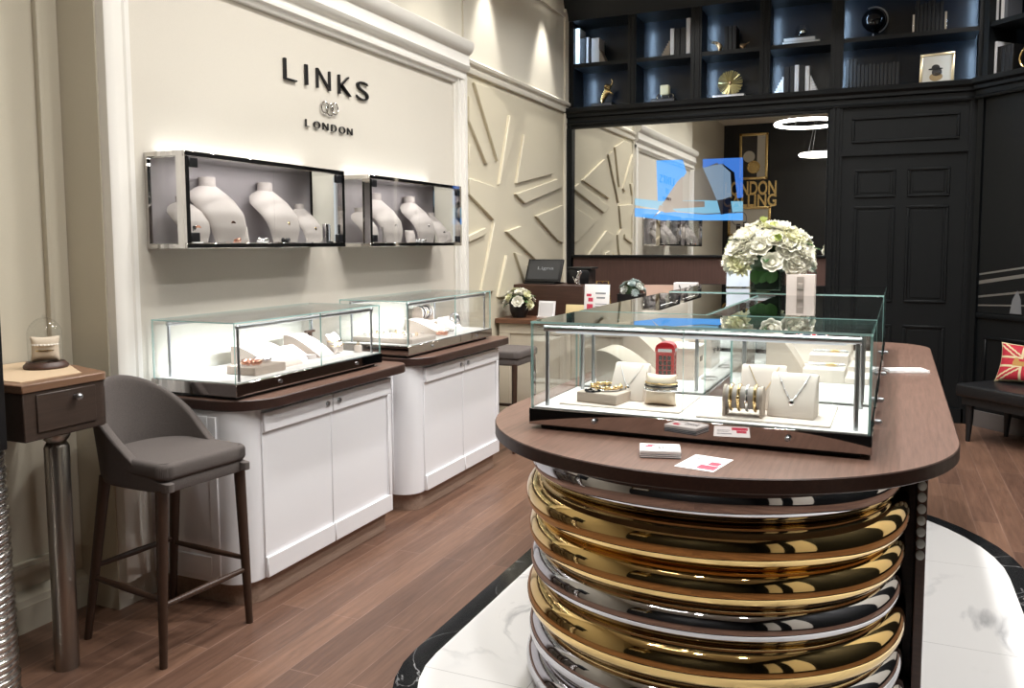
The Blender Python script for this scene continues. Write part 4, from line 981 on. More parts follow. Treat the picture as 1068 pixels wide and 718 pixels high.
bro = solo('brochure_stack', MB().box(-.09, .09, -.05, .05, 0, .006, bev=.001).box(-.085, .09, -.048, .052, .006, .012, bev=.001), M_card, 'white brochure lying on the island to the right of the cases', 'brochure', frame='I', loc=(.045, 4.25, .90), rz=.35)
# bag on its plinth
solo('bag_plinth', MB().box(-.50, -.06, 4.132, 4.248, .90, 1.157, bev=.003), M_riser, 'dark walnut block between the island cases under the gift bag', 'plinth', (-.28, 4.19, .90), 'I')
bg = thing('gift_bag', 'pale pink paper gift bag standing beside the flower vase', 'bag', (0, 0, 0), 'I', (-.415, 4.19, 1.157))
bp = [(-.063, -.04), (.063, -.04), (.063, .04), (-.063, .04)]
part('bag_body', MB().loft([[(x, y, 0) for x, y in bp], [(x*1.0, y*.98, .12) for x, y in bp], [(x*1.02, y*.75, .19) for x, y in bp]]), M_bag, bg, 20)
part('ribbon', MB().box(-.016, .016, -.0415, -.038, .05, .18).box(-.013, .013, -.046, -.041, .12, .15, bev=.002), mat('taupe_ribbon', '#a59a92', .6), bg)

# ---------------------------------------------------------------- flowers
def petal_fn(L, W, cup, curl):
    def fn(a, b):
        u = 2*a-1; w_ = W*math.sin(PI*min(1, .12+.80*b))**.8
        return Vector((u*w_*.5, L*b*math.cos(cup*b), L*(math.sin(cup)*b**1.2)+W*.25*u*u*(1-curl*b)))
    return fn
def flower_mb(R, rings=((7, 1.0, .35), (6, .8, .75), (5, .58, 1.1), (4, .38, 1.35)), seed=0):
    rnd = random.Random(seed); mb = MB()
    for n, s, cup in rings:
        for k in range(n):
            M = Matrix.Rotation(2*PI*k/n+s*3+rnd.uniform(-.15, .15), 4, 'Z')
            mb.grid(petal_fn(R*s*rnd.uniform(.9, 1.08), R*s*.95, cup*rnd.uniform(.85, 1.1), .5), 4, 5, M=M, mi=0)
    mb.ball((0, 0, R*.22), (R*.3, R*.3, R*.2), 8, 6); return mb
def mum_mb(R, seed=0):
    rnd = random.Random(seed); mb = MB()
    for lay, (n, s, cup) in enumerate(((12, 1, .1), (12, .95, .4), (11, .85, .7), (9, .65, 1.0), (7, .45, 1.25))):
        for k in range(n):
            M = Matrix.Rotation(2*PI*k/n+lay*.3+rnd.uniform(-.1, .1), 4, 'Z')
            mb.grid(petal_fn(R*s*rnd.uniform(.85, 1.08), R*.38, cup*rnd.uniform(.8, 1.15), .3), 2, 4, M=M)
    mb.ball((0, 0, R*.2), (R*.35, R*.35, R*.22), 8, 6); return mb
def leaf_mb(L, W, bend=.4):
    return MB().grid(lambda a, b: Vector(((2*a-1)*W*.5*math.sin(PI*min(1, .03+.95*b))**.75, L*b, -bend*L*b*b+.15*W*abs(2*a-1))), 4, 8)
def orient(o, p, nrm, roll_=0):
    q = Vector(nrm).to_track_quat('Z', 'Y'); o.location = p; o.rotation_mode = 'QUATERNION'; o.rotation_quaternion = q @ Matrix.Rotation(roll_, 3, 'Z').to_quaternion()
def bouquet(parent, c, R, Hh, nfl, fmats, fr, leaves, seed, mum=.4):
    rnd = random.Random(seed); protos = {}
    for k in range(nfl):
        g = (k+.5)/nfl; el = math.acos(1-g*1.14); az = k*2.39996+rnd.uniform(-.2, .2)
        n = Vector((math.sin(el)*math.cos(az), math.sin(el)*math.sin(az), math.cos(el)))
        p = Vector(c)+Vector((n.x*R, n.y*R, n.z*Hh)) + Vector((rnd.uniform(-1, 1), rnd.uniform(-1, 1), rnd.uniform(-1, 1)))*R*.06
        kind = ('m' if rnd.random() < mum else 'r', k % len(fmats), rnd.randrange(2))
        if kind not in protos:
            mb = mum_mb(fr, kind[2]) if kind[0] == 'm' else flower_mb(fr, seed=kind[2])
            protos[kind] = finish('flower_head', mb, fmats[kind[1]], 60); o = protos[kind]
        else:
            o = protos[kind].copy(); COL.objects.link(o)
        o.parent = parent; orient(o, p, n+Vector((0, 0, .25)), rnd.uniform(0, 6)); sc_k = rnd.uniform(.78, 1.12); o.scale = (sc_k,)*3
    lp = [finish('leaf', leaf_mb(fr*1.25, fr*.75), M_leaf, 60), finish('leaf', leaf_mb(fr*1.1, fr*.6), M_leaf2, 60)]
    used = [False, False]
    for k in range(leaves):
        az = 2*PI*k/leaves+rnd.uniform(-.3, .3); el = rnd.uniform(.75, 1.75)
        n = Vector((math.sin(el)*math.cos(az), math.sin(el)*math.sin(az), math.cos(el)))
        p = Vector(c)+Vector((n.x*R*.86, n.y*R*.86, n.z*Hh*.8+.0))
        i = k % 2
        if used[i]: o = lp[i].copy(); COL.objects.link(o)
        else: o = lp[i]; used[i] = True
        o.parent = parent; o.location = p; o.rotation_mode = 'QUATERNION'; o.rotation_quaternion = (n+Vector((0, 0, -.1))).to_track_quat('Y', 'Z'); s = rnd.uniform(.7, 1.2); o.scale = (s,)*3
vs = thing('flower_vase', 'big white bouquet in a square glass vase on the far island case', 'flowers', (0, 0, 0), 'I', (-.588, 4.345, 1.2502))
mb = MB(); q = .074; hv = .135
for a in ((-q, q, -q, -q+.007), (-q, q, q-.007, q), (-q, -q+.007, -q+.007, q-.007), (q-.007, q, -q+.007, q-.007)): mb.box(a[0], a[1], a[2], a[3], .0, hv, bev=.001, seg=1)
mb.box(-q+.006, q-.006, -q+.006, q-.006, 0, .012); part('vase', mb, M_gvase, vs)
mb = MB(); rnd = random.Random(5)
mb.box(-q+.012, q-.012, -q+.012, q-.012, .014, hv-.01, bev=.01)
part('dark_lining', mb, mat('dark_leaves', '#16241a', .5, noise=(60, .5)), vs)
for k in range(6):
    o = finish('leaf', leaf_mb(.07, .045, .1), M_leaf, 60); o.parent = vs; o.location = (-.05+.02*k, -q-.002, .12-.01*(k % 2)); o.rotation_euler = (-PI/2-.15, rnd.uniform(-.6, .6), 0)
part('stems', MB().ball((0, 0, .19), (.15, .15, .10), 16, 10), M_leaf2, vs)
bouquet(vs, (0, 0, .16), .185, .155, 66, [M_petal, M_petal, M_petal2, M_petal], .066, 24, 11)
for k, (p, nrm) in enumerate((((-.02, -.05, .345), (0, -.2, 1)), ((.06, -.15, .26), (.2, -.8, .5)), ((.03, -.08, .32), (.2, -.3, 1)))):
    o = finish('bud', flower_mb(.03, ((5, 1, 1.15), (4, .8, 1.3)), k), mat('green_bud', '#c9d487', .6), 60); o.parent = vs; orient(o, p, nrm)
# sign holder on the far case
sh = thing('sign_holder', 'clear slanted sign holder with a pale sheet left of the vase', 'sign holder', (0, 0, 0), 'I', (-.80, 4.72, 1.2502), .1)
part('acrylic', MB().box(-.068, .068, -.03, .05, 0, .004).box(-.068, .068, -.004, .0, .0, .125, M=Matrix.Rotation(-.35, 4, 'X')), M_gclear, sh)
part('sheet', MB().box(-.062, .062, -.002, -.0005, .006, .12, M=Matrix.Translation((0, .003, 0)) @ Matrix.Rotation(-.35, 4, 'X')), mat('pale_blue_sheet', '#cfd8ea', .5), sh)
# ================================================================ cash desk and what stands on it
dk = thing('cash_desk', 'cream cash desk with wood top and raised dark walnut back at the rear left', 'desk', (-1.8, 6.35, 0))
part('desk_body', MB().box(-2.80, -.95, 6.14, 6.9, .08, .862), M_desk, dk)
part('plinth', MB().box(-2.78, -.97, 6.17, 6.88, 0, .082), M_kick, dk)
for x0, x1 in ((-2.80, -2.19), (-2.18, -1.57), (-1.56, -.95)):
    mb = MB()
    for a in ((x0, x1, .10, .18), (x0, x1, .78, .86), (x0, x0+.09, .18, .78), (x1-.09, x1, .18, .78)): mb.box(a[0], a[1], 6.125, 6.141, a[2], a[3], bev=.003, seg=1)
    part('front_frame', mb, M_desk, dk)
part('desk_top', MB().box(-2.82, -.92, 6.09, 6.92, .862, .90, bev=.003, seg=1), M_desktop, dk)
part('raised_back', MB().box(-2.80, -2.185, 6.42, 6.88, .90, 1.158, bev=.003, seg=1), M_riser, dk)
def pot_bouquet(lab, loc, R, n, mats, fr, seed, potmb, potm, leaves=10):
    t = thing('potted_flowers', lab, 'flowers', (0, 0, 0), loc=loc); part('pot', potmb, potm, t)
    part('foliage', MB().ball((0, 0, .12), (R*.8, R*.8, R*.6), 14, 10), M_leaf2, t)
    bouquet(t, (0, 0, .125), R, R*.85, n, mats, fr, leaves, seed); return t
pot_bouquet('small white bouquet in a black pot at the left end of the cash desk', (-2.67, 6.24, .901), .105, 14, [M_petal, M_petal2], .046, 21, MB().lathe([(0, 0), (.055, 0), (.075, .05), (.085, .125), (.078, .125), (.07, .10), (0, .10)]), M_pot, 14)
pot_bouquet('blue-white hydrangea bouquet in a black pot on the cash desk', (-1.80, 6.48, .987), .085, 11, [M_petal3, mat('grey_petal', '#cfd3cc', .6)], .042, 22, MB().prism(rrect(-.10, .10, -.08, .08, .01, 3), 'z', 0, .11), M_pot, 8)
solo('display_block', block_mb(.22, .17, .085), M_riser, 'dark block under the blue-white hydrangea', 'display block', loc=(-1.80, 6.48, .901))
ch = thing('card_holder', 'white card holder with papers beside the small white bouquet', 'card holder', (0, 0, 0), loc=(-2.44, 6.25, .904), rz=-.12)
part('holder', MB().box(-.075, .075, -.02, .03, 0, .012).box(-.075, .075, -.005, .0, 0, .135, M=Matrix.Rotation(-.18, 4, 'X')), M_card, ch); part('papers', MB().box(-.06, .06, -.014, -.006, .012, .118, M=Matrix.Rotation(-.18, 4, 'X')), M_bookw, ch)
solo('envelope', MB().box(-.08, .08, -.003, .003, 0, .105, bev=.001, M=Matrix.Rotation(-.2, 4, 'X')), M_manila, 'cream envelope leaning on the walnut riser between card holder and sign', 'envelope', loc=(-2.24, 6.36, .902), rz=-.05)
sn = thing('counter_sign', 'white standing sign with red bus print on the cash desk', 'sign', (0, 0, 0), loc=(-2.02, 6.24, .903), rz=-.08)
Ms = Matrix.Rotation(-.10, 4, 'X')
part('board', MB().box(-.105, .105, -.004, .004, 0, .275, bev=.002, M=Ms).box(-.105, .105, .0, .06, 0, .006), M_card, sn)
part('red_print', MB().box(-.08, -.03, -.0055, -.004, .05, .12, M=Ms).box(-.07, -.03, -.0055, -.004, .14, .17, M=Ms).box(-.085, -.045, -.0055, -.004, .18, .20, M=Ms), M_pink, sn, 0)
mb = MB()
for z, x0, x1, h_ in ((.20, -.01, .075, .012), (.165, .0, .07, .012), (.12, -.01, .085, .005), (.10, -.01, .085, .005), (.085, -.01, .08, .005)): mb.box(x0, x1, -.0055, -.004, z, z+h_, M=Ms)
part('text_marks', mb, M_grey, sn, 0)
ez = thing('easel_frame', 'small gold easel frame behind the white standing sign', 'easel', (0, 0, 0), loc=(-2.035, 6.44, .908))
part('frame', MB().tube([(-.06, 0, .10), (-.045, .01, .285), (.05, .01, .285), (.085, -.02, 0)], .007, 8).tube([(-.06, 0, .10), (-.085, -.02, 0)], .007, 8).cyl((-.07, -.01, .09), (.07, -.01, .09), .007, n=8).cyl((0, .01, .28), (0, .12, 0), .006, n=8), M_goldtrim, ez)
part('picture', MB().box(-.05, .05, -.004, .002, .095, .265), M_photodark, ez)
mo = thing('monitor', 'black tilted point-of-sale screen with faint lettering on the walnut riser', 'monitor', (0, 0, 0), loc=(-2.585, 6.60, 1.158), rz=-.1)
Mt = Matrix.Translation((0, -.06, .018)) @ Matrix.Rotation(-.42, 4, 'X')
part('base', MB().box(-.16, .13, -.09, .09, 0, .014, bev=.004), M_plastic, mo); part('bezel', MB().box(-.165, .165, -.008, .014, 0, .205, bev=.005, M=Mt), M_plastic, mo)
part('display', MB().box(-.145, .145, -.0095, -.008, .022, .19, M=Mt), mat('dim_screen', '#3a3b3d', .25), mo); part('lettering', MB().text('Ligna', 1, .0005, box=(-.06, .09, .10, .135), M=Mt @ Matrix(((1, 0, 0, 0), (0, 0, -1, -.0098), (0, 1, 0, 0), (0, 0, 0, 1)))), M_grey, mo, 0)
part('stand', MB().box(-.05, .05, .0, .06, .01, .12, bev=.006), M_plastic, mo)
pr = thing('receipt_printer', 'black receipt printer behind the dog figurine on the walnut riser', 'printer', (0, 0, 0), loc=(-2.30, 6.72, 1.158))
part('housing', MB().box(-.10, .09, -.1, .1, 0, .12, bev=.008), M_plastic, pr); part('lid', MB().box(-.10, .11, -.1, .1, .125, .14, bev=.004), M_leather, pr)
def animal(name, lab, cat, loc, rz, s, mm, kind, group=None):
    # skin-modifier figure, front +X
    V, E, R = [], [], []
    def n(p, r, par=None):
        V.append(p); R.append(r); i = len(V)-1
        if par is not None: E.append((par, i))
        return i
    if kind == 'dog_sit':
        a = n((0, 0, .38), .13); b = n((.10, 0, .60), .12, a); c = n((.16, 0, .78), .085, b); h = n((.24, 0, .93), .11, c); n((.40, 0, .90), .06, h)
        for y in (-.07, .07):
            e = n((.20, y, .99), .04, h); n((.12, y*2, .90), .03, e); f = n((.16, y*1.2, .42), .055, b); g = n((.18, y*1.2, .10), .04, f); n((.25, y*1.2, .03), .04, g)
            k = n((-.06, y*1.7, .22), .10, a); n((.12, y*1.9, .05), .05, k)
        t1 = n((-.18, 0, .35), .035, a); n((-.30, 0, .62), .02, t1)
    elif kind == 'dachs':
        a = n((.08, 0, .32), .13); c = n((.24, 0, .36), .13, a); d = n((.36, 0, .52), .085, c); h = n((.44, 0, .64), .095, d); n((.64, 0, .58), .05, h)
        for y in (-.07, .07):
            n((.40, y*1.9, .54), .045, h); f = n((.24, y, .18), .055, c); n((.27, y, .03), .05, f)
    elif kind == 'dachs_rear':
        a = n((-.05, 0, .34), .13); b = n((-.24, 0, .34), .13, a)
        for y in (-.07, .07): k = n((-.25, y, .18), .06, b); n((-.23, y, .03), .05, k)
        t1 = n((-.38, 0, .38), .035, b); n((-.54, 0, .46), .02, t1)
    else:   # rearing elephant-like figure with raised trunk
        a = n((-.05, 0, .36), .15); b = n((.05, 0, .60), .17, a); h = n((.16, 0, .82), .12, b); t1 = n((.30, 0, .88), .06, h); t2 = n((.36, 0, 1.05), .04, t1); n((.30, 0, 1.2), .03, t2)
        for y in (-.09, .09):
            e = n((.08, y*2, .88), .06, h); n((.02, y*2.6, .78), .04, e); f = n((.26, y, .58), .06, b); n((.38, y, .46), .05, f); k = n((-.12, y, .18), .08, a); n((-.10, y, .03), .07, k)
        n((-.24, 0, .30), .025, a)
    me = bpy.data.meshes.new(name); me.from_pydata([tuple(c*s for c in v) for v in V], E, []); o = bpy.data.objects.new(name, me); COL.objects.link(o)
    md = o.modifiers.new('skin', 'SKIN'); md.use_smooth_shade = True
    for i, r in enumerate(R): me.skin_vertices[0].data[i].radius = (r*s, r*s)
    me.skin_vertices[0].data[0].use_root = True
    o.modifiers.new('sub', 'SUBSURF').levels = 2; o.modifiers['sub'].render_levels = 2
    dg = bpy.context.evaluated_depsgraph_get(); m2 = bpy.data.meshes.new_from_object(o.evaluated_get(dg)); bpy.data.objects.remove(o)
    m2.materials.clear(); m2.materials.append(mm); m2.shade_smooth(); m2.name = name
    o = bpy.data.objects.new(name, m2); COL.objects.link(o); zmin = min(v.co.z for v in m2.vertices)
    for v in m2.vertices: v.co.z -= zmin
    o.location = loc; o.rotation_euler = (0, 0, rz); o['label'] = lab; o['category'] = cat
    return o
animal('dog_figurine', 'small silver dog figurine on the corner of the walnut riser', 'figurine', (-2.27, 6.50, 1.158), 0, .115, M_jewel, 'dog_sit')
# chair behind the desk, small white bag
oc = thing('office_chair', 'pale beige chair back showing behind the cash desk', 'chair', (0, 0, 0), loc=(-1.74, 7.22, 0), rz=-PI/2)
part('backrest', MB().grid(lambda a, b: Vector((-.22-.06*b+.06*(2*a-1)**2, (a-.5)*.42, .60+.52*b)), 14, 10, thick=.035), M_beige, oc); part('seat', MB().box(-.2, .22, -.22, .22, .44, .50, bev=.02, seg=3), M_beige, oc)
part('column', MB().cyl((0, 0, .06), (0, 0, .45), .025), M_steel, oc)
for k in range(5):
    a = 2*PI*k/5; part('leg', MB().tube([(0, 0, .09), (.26*math.cos(a), .26*math.sin(a), .05)], [.022, .016], 8).ball((.26*math.cos(a), .26*math.sin(a), .03), .03, 10, 8), M_steel, oc)
b2 = thing('gift_bag', 'small white paper bag with dark handle on the cash desk behind the island', 'bag', (0, 0, 0), loc=(-1.395, 6.6, .901))
part('bag_body', MB().box(-.09, .09, -.045, .045, 0, .285, bev=.003, seg=1), M_card, b2, 20); part('handle', MB().tube([(-.045, -.047, .265), (-.03, -.05, .235), (0, -.052, .228), (.03, -.05, .235), (.045, -.047, .265)], .004, 6), M_darkbead, b2)

# ================================================================ bench with flag cushion
bn = thing('bench', 'black leather bench with tapered legs against the right corner wall', 'bench', (0, 0, 0), loc=(1.215, 6.785, 0), rz=-PI/4)
# local: X along wall, Y toward the wall
part('seat', MB().box(-.68, .68, -.27, .27, .34, .435, bev=.02, seg=3), M_leather, bn); part('apron', MB().box(-.64, .64, -.24, .24, .28, .342), M_leather, bn)
for x in (-.60, 0, .60):
    for y in (-.20, .20): part('leg', MB().tube([(x, y, .30), (x, y, .15), (x, y-.01, 0)], [.03, .024, .016], 12), M_leather, bn)
def crown(u, v):
    x, y = (u-.52)/.25, (v-.52)/.22
    if abs(x) < 1 and -.55 < y < -.2: return True
    if abs(x) < 1 and -.2 <= y < .75:
        top = -.05+.55*max(0, math.cos(x*PI*2.5))**.6*(1-.15*abs(x))
        return y < top
    return False
def ujc(u, v):
    if crown(u, v): return 2
    x, y = u-.5, v-.5
    if u < .025 or u > .975 or v < .03 or v > .97: return 1
    if abs(x) < .075 or abs(y) < .095: return 0
    if abs(x) < .115 or abs(y) < .15: return 1
    d = abs(x)-abs(y)
    if abs(d) < .035: return 0
    if abs(d) < .085: return 1
    return 0
cm = cushion_mb(.46, .31, .13, 72, 56, ujc, .10)
Mc = Matrix.Translation((0, 0, .155)) @ Matrix.Rotation(PI/2-.32, 4, 'X'); bmesh.ops.transform(cm.bm, matrix=Mc, verts=cm.bm.verts)
zm = min(v.co.z for v in cm.bm.verts); bmesh.ops.translate(cm.bm, vec=(0, 0, -zm), verts=cm.bm.verts)
solo('cushion', cm, [M_uj_red, M_uj_cream, M_uj_gold], 'red union flag cushion with a gold crown on the black bench', 'cushion', loc=(1.045, 7.20, .4355), rz=-PI/4+.25)
# striped picture above the rail on the angled wall
wp = thing('wall_picture', 'black wall picture with silver streaks above the bench', 'picture', (0, 0, 0), loc=(.70, 7.74, 0), rz=-PI/4)
part('board', MB().box(.055, 1.70, -.012, 0, .93, 2.62), M_black, wp)
for (za, zb, w_) in ((1.235, 1.36, .014), (1.17, 1.30, .028), (1.055, 1.165, .016), (.985, 1.03, .012)):
    part('streak', MB().prism([(.06, za-w_/2), (1.10, zb+.35*(zb-za)-w_/2), (1.10, zb+.35*(zb-za)+w_/2), (.06, za+w_/2)], 'y', -.0135, -.012), M_steel, wp, 0)
part('blurred_figure', MB().prism([(.34, .94), (.44, .94), (.43, 1.05), (.40, 1.12), (.36, 1.05)], 'y', -.0136, -.012), mat('silver_grey', '#6d6f72', .5), wp, 0)

# ================================================================ bookcase contents
YB = 7.90
def bx(u, v=50): return ony(u, v, YB)[0]
def bz(u, v): return ony(u, v, YB)[1]
def book(x0, x1, hgt, m, lab, z, dep=.17, y=YB, group=None, lean=0):
    mb = MB(); w_ = x1-x0; c = .004 if w_ > .014 else .002
    mb.box(x0, x0+c, y, y+dep, z, z+hgt, bev=.001, seg=1).box(x1-c, x1, y, y+dep, z, z+hgt, bev=.001, seg=1).box(x0+c*.5, x1-c*.5, y-.003, y+c, z, z+hgt, bev=.0015, seg=1)
    mb.box(x0+c, x1-c, y+c, y+dep-.006, z+.003, z+hgt-.004, mi=1)
    return solo('book', mb, [m, M_bookg if m is M_book else M_card], lab, 'book', ((x0+x1)/2, y+dep/2, z), group=group)
def flatbook(x0, x1, z0, z1, m, lab, y=YB, dep=.18): 
    mb = MB().box(x0, x1, y, y+dep, z0, z0+.003).box(x0, x1, y, y+dep, z1-.003, z1).box(x0, x0+.004, y, y+dep, z0, z1).box(x0+.004, x1-.005, y+.004, y+dep-.004, z0+.003, z1-.003, mi=1)
    return solo('book', mb, [m, M_card if m is not M_book else M_bookg], lab, 'book', ((x0+x1)/2, y+dep/2, z0))
def stair(x0, x1, z, hgt, m, lab, left=True, n=7, y=YB):
    mb = MB(); w_ = x1-x0
    for k in range(n):
        f = 1-k/n
        a, b = (x0, x0+w_*f) if left else (x1-w_*f, x1)
        mb.box(a, b, y, y+.11, z+hgt*k/n, z+hgt*(k+.93)/n, bev=.001, seg=1)
    return solo('stepped_bookend', mb, m, lab, 'bookend', ((x0+x1)/2, y+.055, z))
ZU, ZL = 3.2225, 2.7905
M_stairb = mat('striped_bookend', '#8d7f6e', .4)
# bay 1 upper
u0 = 600
for u_a, u_b, vt, m, lab in ((600.2, 605, 30, M_bookw, 'tall white book at the left of the first upper bay'), (605.4, 611, 40, M_book, 'black book second from left in the first upper bay'), (611.5, 614, 39, M_bookw, 'thin white book in the middle of the first upper bay'), (614.5, 616.5, 40, M_book, 'thin black book in the first upper bay'), (617, 625, 40, M_bookw, 'white book beside the striped bookend in the first upper bay')):
    xa, xb = bx(u_a), bx(u_b); book(xa, xb, bz(u_a, vt)-ZU, m, lab, ZU)
stair(bx(625.2), bx(632), ZU, .135, M_stairb, 'stepped striped bookend in the first upper bay')
# bay 2 upper
stair(bx(689), bx(698.5), ZU, .15, M_stairb, 'stepped striped bookend in the second upper bay', False)
for i, (u_a, u_b, vt, m, lab) in enumerate(((699, 703, 30, M_bookw, 'white book right of the striped bookend in the second upper bay'), (703.5, 709, 30, M_book, 'left black book in the second upper bay'), (709.5, 715, 29, M_book, 'right black book in the second upper bay'), (715.5, 720, 19, M_bookw, 'tall white book at the right of the second upper bay'))):
    book(bx(u_a), bx(u_b), bz(u_a, vt)-ZU, m, lab, ZU)
# bay 3 upper : dachshund bookends
for k in range(3):
    xa, xb = bx(755), bx(768); w_ = (xb-xa)/3; book(xa+w_*k, xa+w_*(k+1)-.001, .225, M_book, f'{["left", "middle", "right"][k]} black book between the bronze dachshund bookends', ZU)
animal('dachshund_bookend', 'bronze dachshund front half bookend left of the black books', 'bookend', (bx(754.5)+.0, YB+.06, ZU), PI, .19, M_bronze, 'dachs')
animal('dachshund_bookend', 'bronze dachshund rear half bookend right of the black books', 'bookend', (bx(768.5), YB+.06, ZU), PI, .19, M_bronze, 'dachs_rear')
# bay 4 upper
x0 = bx(816)
flatbook(x0, bx(855), ZU, ZU+.035, M_bookw, 'lower white book lying in the fourth upper bay'); flatbook(x0+.01, bx(850), ZU+.0352, ZU+.065, M_bookw, 'upper white book lying in the fourth upper bay')
gl = thing('glass_ornament', 'glass inkwell ornament on the white books in the fourth upper bay', 'ornament', (0, 0, 0), loc=(bx(836), YB+.09, ZU+.0655)); gl.scale = (1.15, 1.15, 1.25)
part('base', MB().box(-.06, .06, -.05, .05, 0, .018, bev=.004), M_book, gl); part('jar', MB().lathe([(.05, .018), (.055, .05), (.045, .09), (.02, .10), (0, .10)], n=20), M_gclear, gl); part('crown', MB().ball((0, 0, .05), (.03, .03, .022)), M_jewel, gl)
# bay 5 upper : globe, L bookends with black books
gb = thing('globe', 'black globe on a silver arc stand in the right upper bay', 'globe', (0, 0, 0), loc=(bx(911, 20), YB+.09, ZU))
part('sphere', MB().ball((0, 0, .165), .098, 28, 18), M_screen, gb)
ax = .41; part('arc', MB().tube([(.113*math.sin(-ax+PI*k/16)*1, 0, .165+.113*math.cos(-ax+PI*k/16)*1) for k in range(17)], .006, 8), M_steel, gb)
part('stand', MB().lathe([(0, 0), (.045, 0), (.045, .006), (.012, .016), (.007, .03), (.007, .055), (0, .055)]), M_steel, gb)
for k in range(7):
    xa, xb = bx(955, 20), bx(984, 20); w_ = (xb-xa)/7; book(xa+w_*k, xa+w_*(k+1)-.0015, .27-.012*((k*3) % 4)/1.0, M_book, f'{ORDS[k]} black book from the left between the silver bookends', ZU)
for u_, s, lab in ((954, -1, 'silver L-shaped bookend left of the black books beside the globe'), (985, 1, 'silver L-shaped bookend at the right of the upper black books')):
    x = bx(u_, 25); solo('metal_bookend', MB().box(min(x, x+s*.004), max(x, x+s*.004), YB, YB+.12, ZU, ZU+.16, bev=.001, seg=1).box(min(x, x+s*.12), max(x, x+s*.12), YB, YB+.12, ZU, ZU+.004, bev=.001, seg=1).box(min(x, x+s*.018), max(x, x+s*.018), YB-.004, YB, ZU, ZU+.16, bev=.001, seg=1), M_jewel, lab, 'bookend', (x, YB, ZU))
# lower bays
def flatpair(u_a, u_b, m, labs, h=.03):
    for k in range(2): flatbook(bx(u_a+1.5*k, 100), bx(u_b-2*k, 100), ZL+.0002+h*k, ZL+h*(k+1), m, labs[k])
flatpair(615, 640, M_book, ('lower black book under the golden figure', 'upper black book under the golden figure'))
animal('gold_figurine', 'golden elephant figure with raised trunk on black books', 'figurine', (bx(628, 100), YB+.09, ZL+.0605), .1, .205, M_goldtrim, 'eleph')
flatpair(677, 705, M_book, ('lower black book under the ivory candle lamp', 'upper black book under the ivory candle lamp'))
cd = thing('candle_lamp', 'ivory cube candle on chrome curls above black books', 'lamp', (0, 0, 0), loc=(bx(691.5, 95), YB+.09, ZL+.0605)); cd.scale = (1.25,)*3
part('candle', MB().box(-.033, .033, -.033, .033, .03, .105, bev=.008, seg=3), M_cream2, cd); part('curls', MB().torus((-.045, 0, .022), .018, .004, 'y').torus((.045, 0, .022), .018, .004, 'y').cyl((-.05, 0, .004), (.05, 0, .004), .004, n=8).cyl((-.03, 0, .03), (.03, 0, .03), .004, n=8), M_chrome, cd)
flatpair(741, 778, M_bookw, ('lower white book under the gold sunburst', 'upper white book under the gold sunburst'), .026)
sb = thing('sunburst', 'round golden sunburst ornament on white books in the third lower bay', 'ornament', (0, 0, 0), loc=(bx(760, 90), YB+.08, ZL+.0525))
mb = MB(); rnd = random.Random(9)
for k in range(72):
    a = 2*PI*k/72; y1 = rnd.uniform(-.05, .05); R_ = .112; d_ = Vector((math.cos(a), y1*6, math.sin(a))).normalized()
    c0 = Vector((0, 0, .112)); mb.tube([c0+d_*.012, c0+d_*R_], [.0022, .0042], 5)
M_sunr = mat('sunburst_gold', (.55, .47, .22), .35, .8); part('rays', mb, M_sunr, sb); part('core', MB().ball((0, 0, .112), .02), M_bronze, sb)
stair(bx(806, 95), bx(817, 95), ZL, .17, M_bookw, 'white stepped bookend at the left of the fourth lower bay', False)
for u_a, u_b, vt, m, lab in ((817.5, 823, 70, M_book, 'left black book in the fourth lower bay'), (823.5, 828, 69, M_book, 'second black book in the fourth lower bay'), (828.5, 833, 68, M_bookw, 'left white book in the fourth lower bay'), (833.5, 839, 68, M_book, 'right black book in the fourth lower bay'), (839.5, 844, 69, M_bookw, 'right white book in the fourth lower bay')):
    book(bx(u_a, 90), bx(u_b, 90), bz(u_a, vt)-ZL, m, lab, ZL)
stair(bx(844.5, 95), bx(854, 95), ZL, .16, M_bookw, 'white stepped bookend at the right of the fourth lower bay')
for k in range(14):
    xa, xb = bx(882, 80), bx(938, 80); w_ = (xb-xa)/14; book(xa+w_*k, xa+w_*(k+1)-.0015, .27 if k < 3 else .22-.004*(k % 3), M_book, f'{ORDS[k]} black book from the left in the row beside the gold photo frame', ZL)
pf = thing('photo_frame', 'gold framed photograph of a dog in a hat in the right lower bay', 'picture frame', (0, 0, 0), loc=(bx(977, 80), YB+.03, ZL), rz=-.12)
Mf = Matrix.Rotation(-.13, 4, 'X'); w_, hh = .13, .275; mb = MB(); f = .022
for a in ((-w_, w_, 0, f), (-w_, w_, hh-f, hh), (-w_, -w_+f, f, hh-f), (w_-f, w_, f, hh-f)): mb.box(a[0], a[1], -.012, .006, a[2], a[3], bev=.004, seg=2, M=Mf)
M_fr = mat('champagne_gold', (.80, .70, .48), .3, 1); part('frame', mb, M_fr, pf); part('print', MB().box(-w_+f, w_-f, -.004, .004, f, hh-f, M=Mf), M_photo, pf); part('strut', MB().box(-.02, .02, .004, .010, .0, .20, M=Matrix.Translation((0, .09, 0)) @ Matrix.Rotation(.35, 4, 'X')), M_book, pf)
def disc(x, z, rx, rz): return MB().prism([(x+rx*math.cos(2*PI*k/20), z+rz*math.sin(2*PI*k/20)) for k in range(20)], 'y', -.0056, -.004, M=Mf)
part('dog_body', disc(-.005, .075, .05, .035), mat('photo_tan', '#a58a5e', .6), pf, 0); part('dog_head', disc(.0, .115, .038, .034), M_photodark, pf, 0); part('hat', disc(-.01, .155, .03, .024)._merge(disc(-.01, .142, .055, .010).bm), M_book, pf, 0); part('muzzle', disc(.022, .105, .018, .014), M_grey, pf, 0)
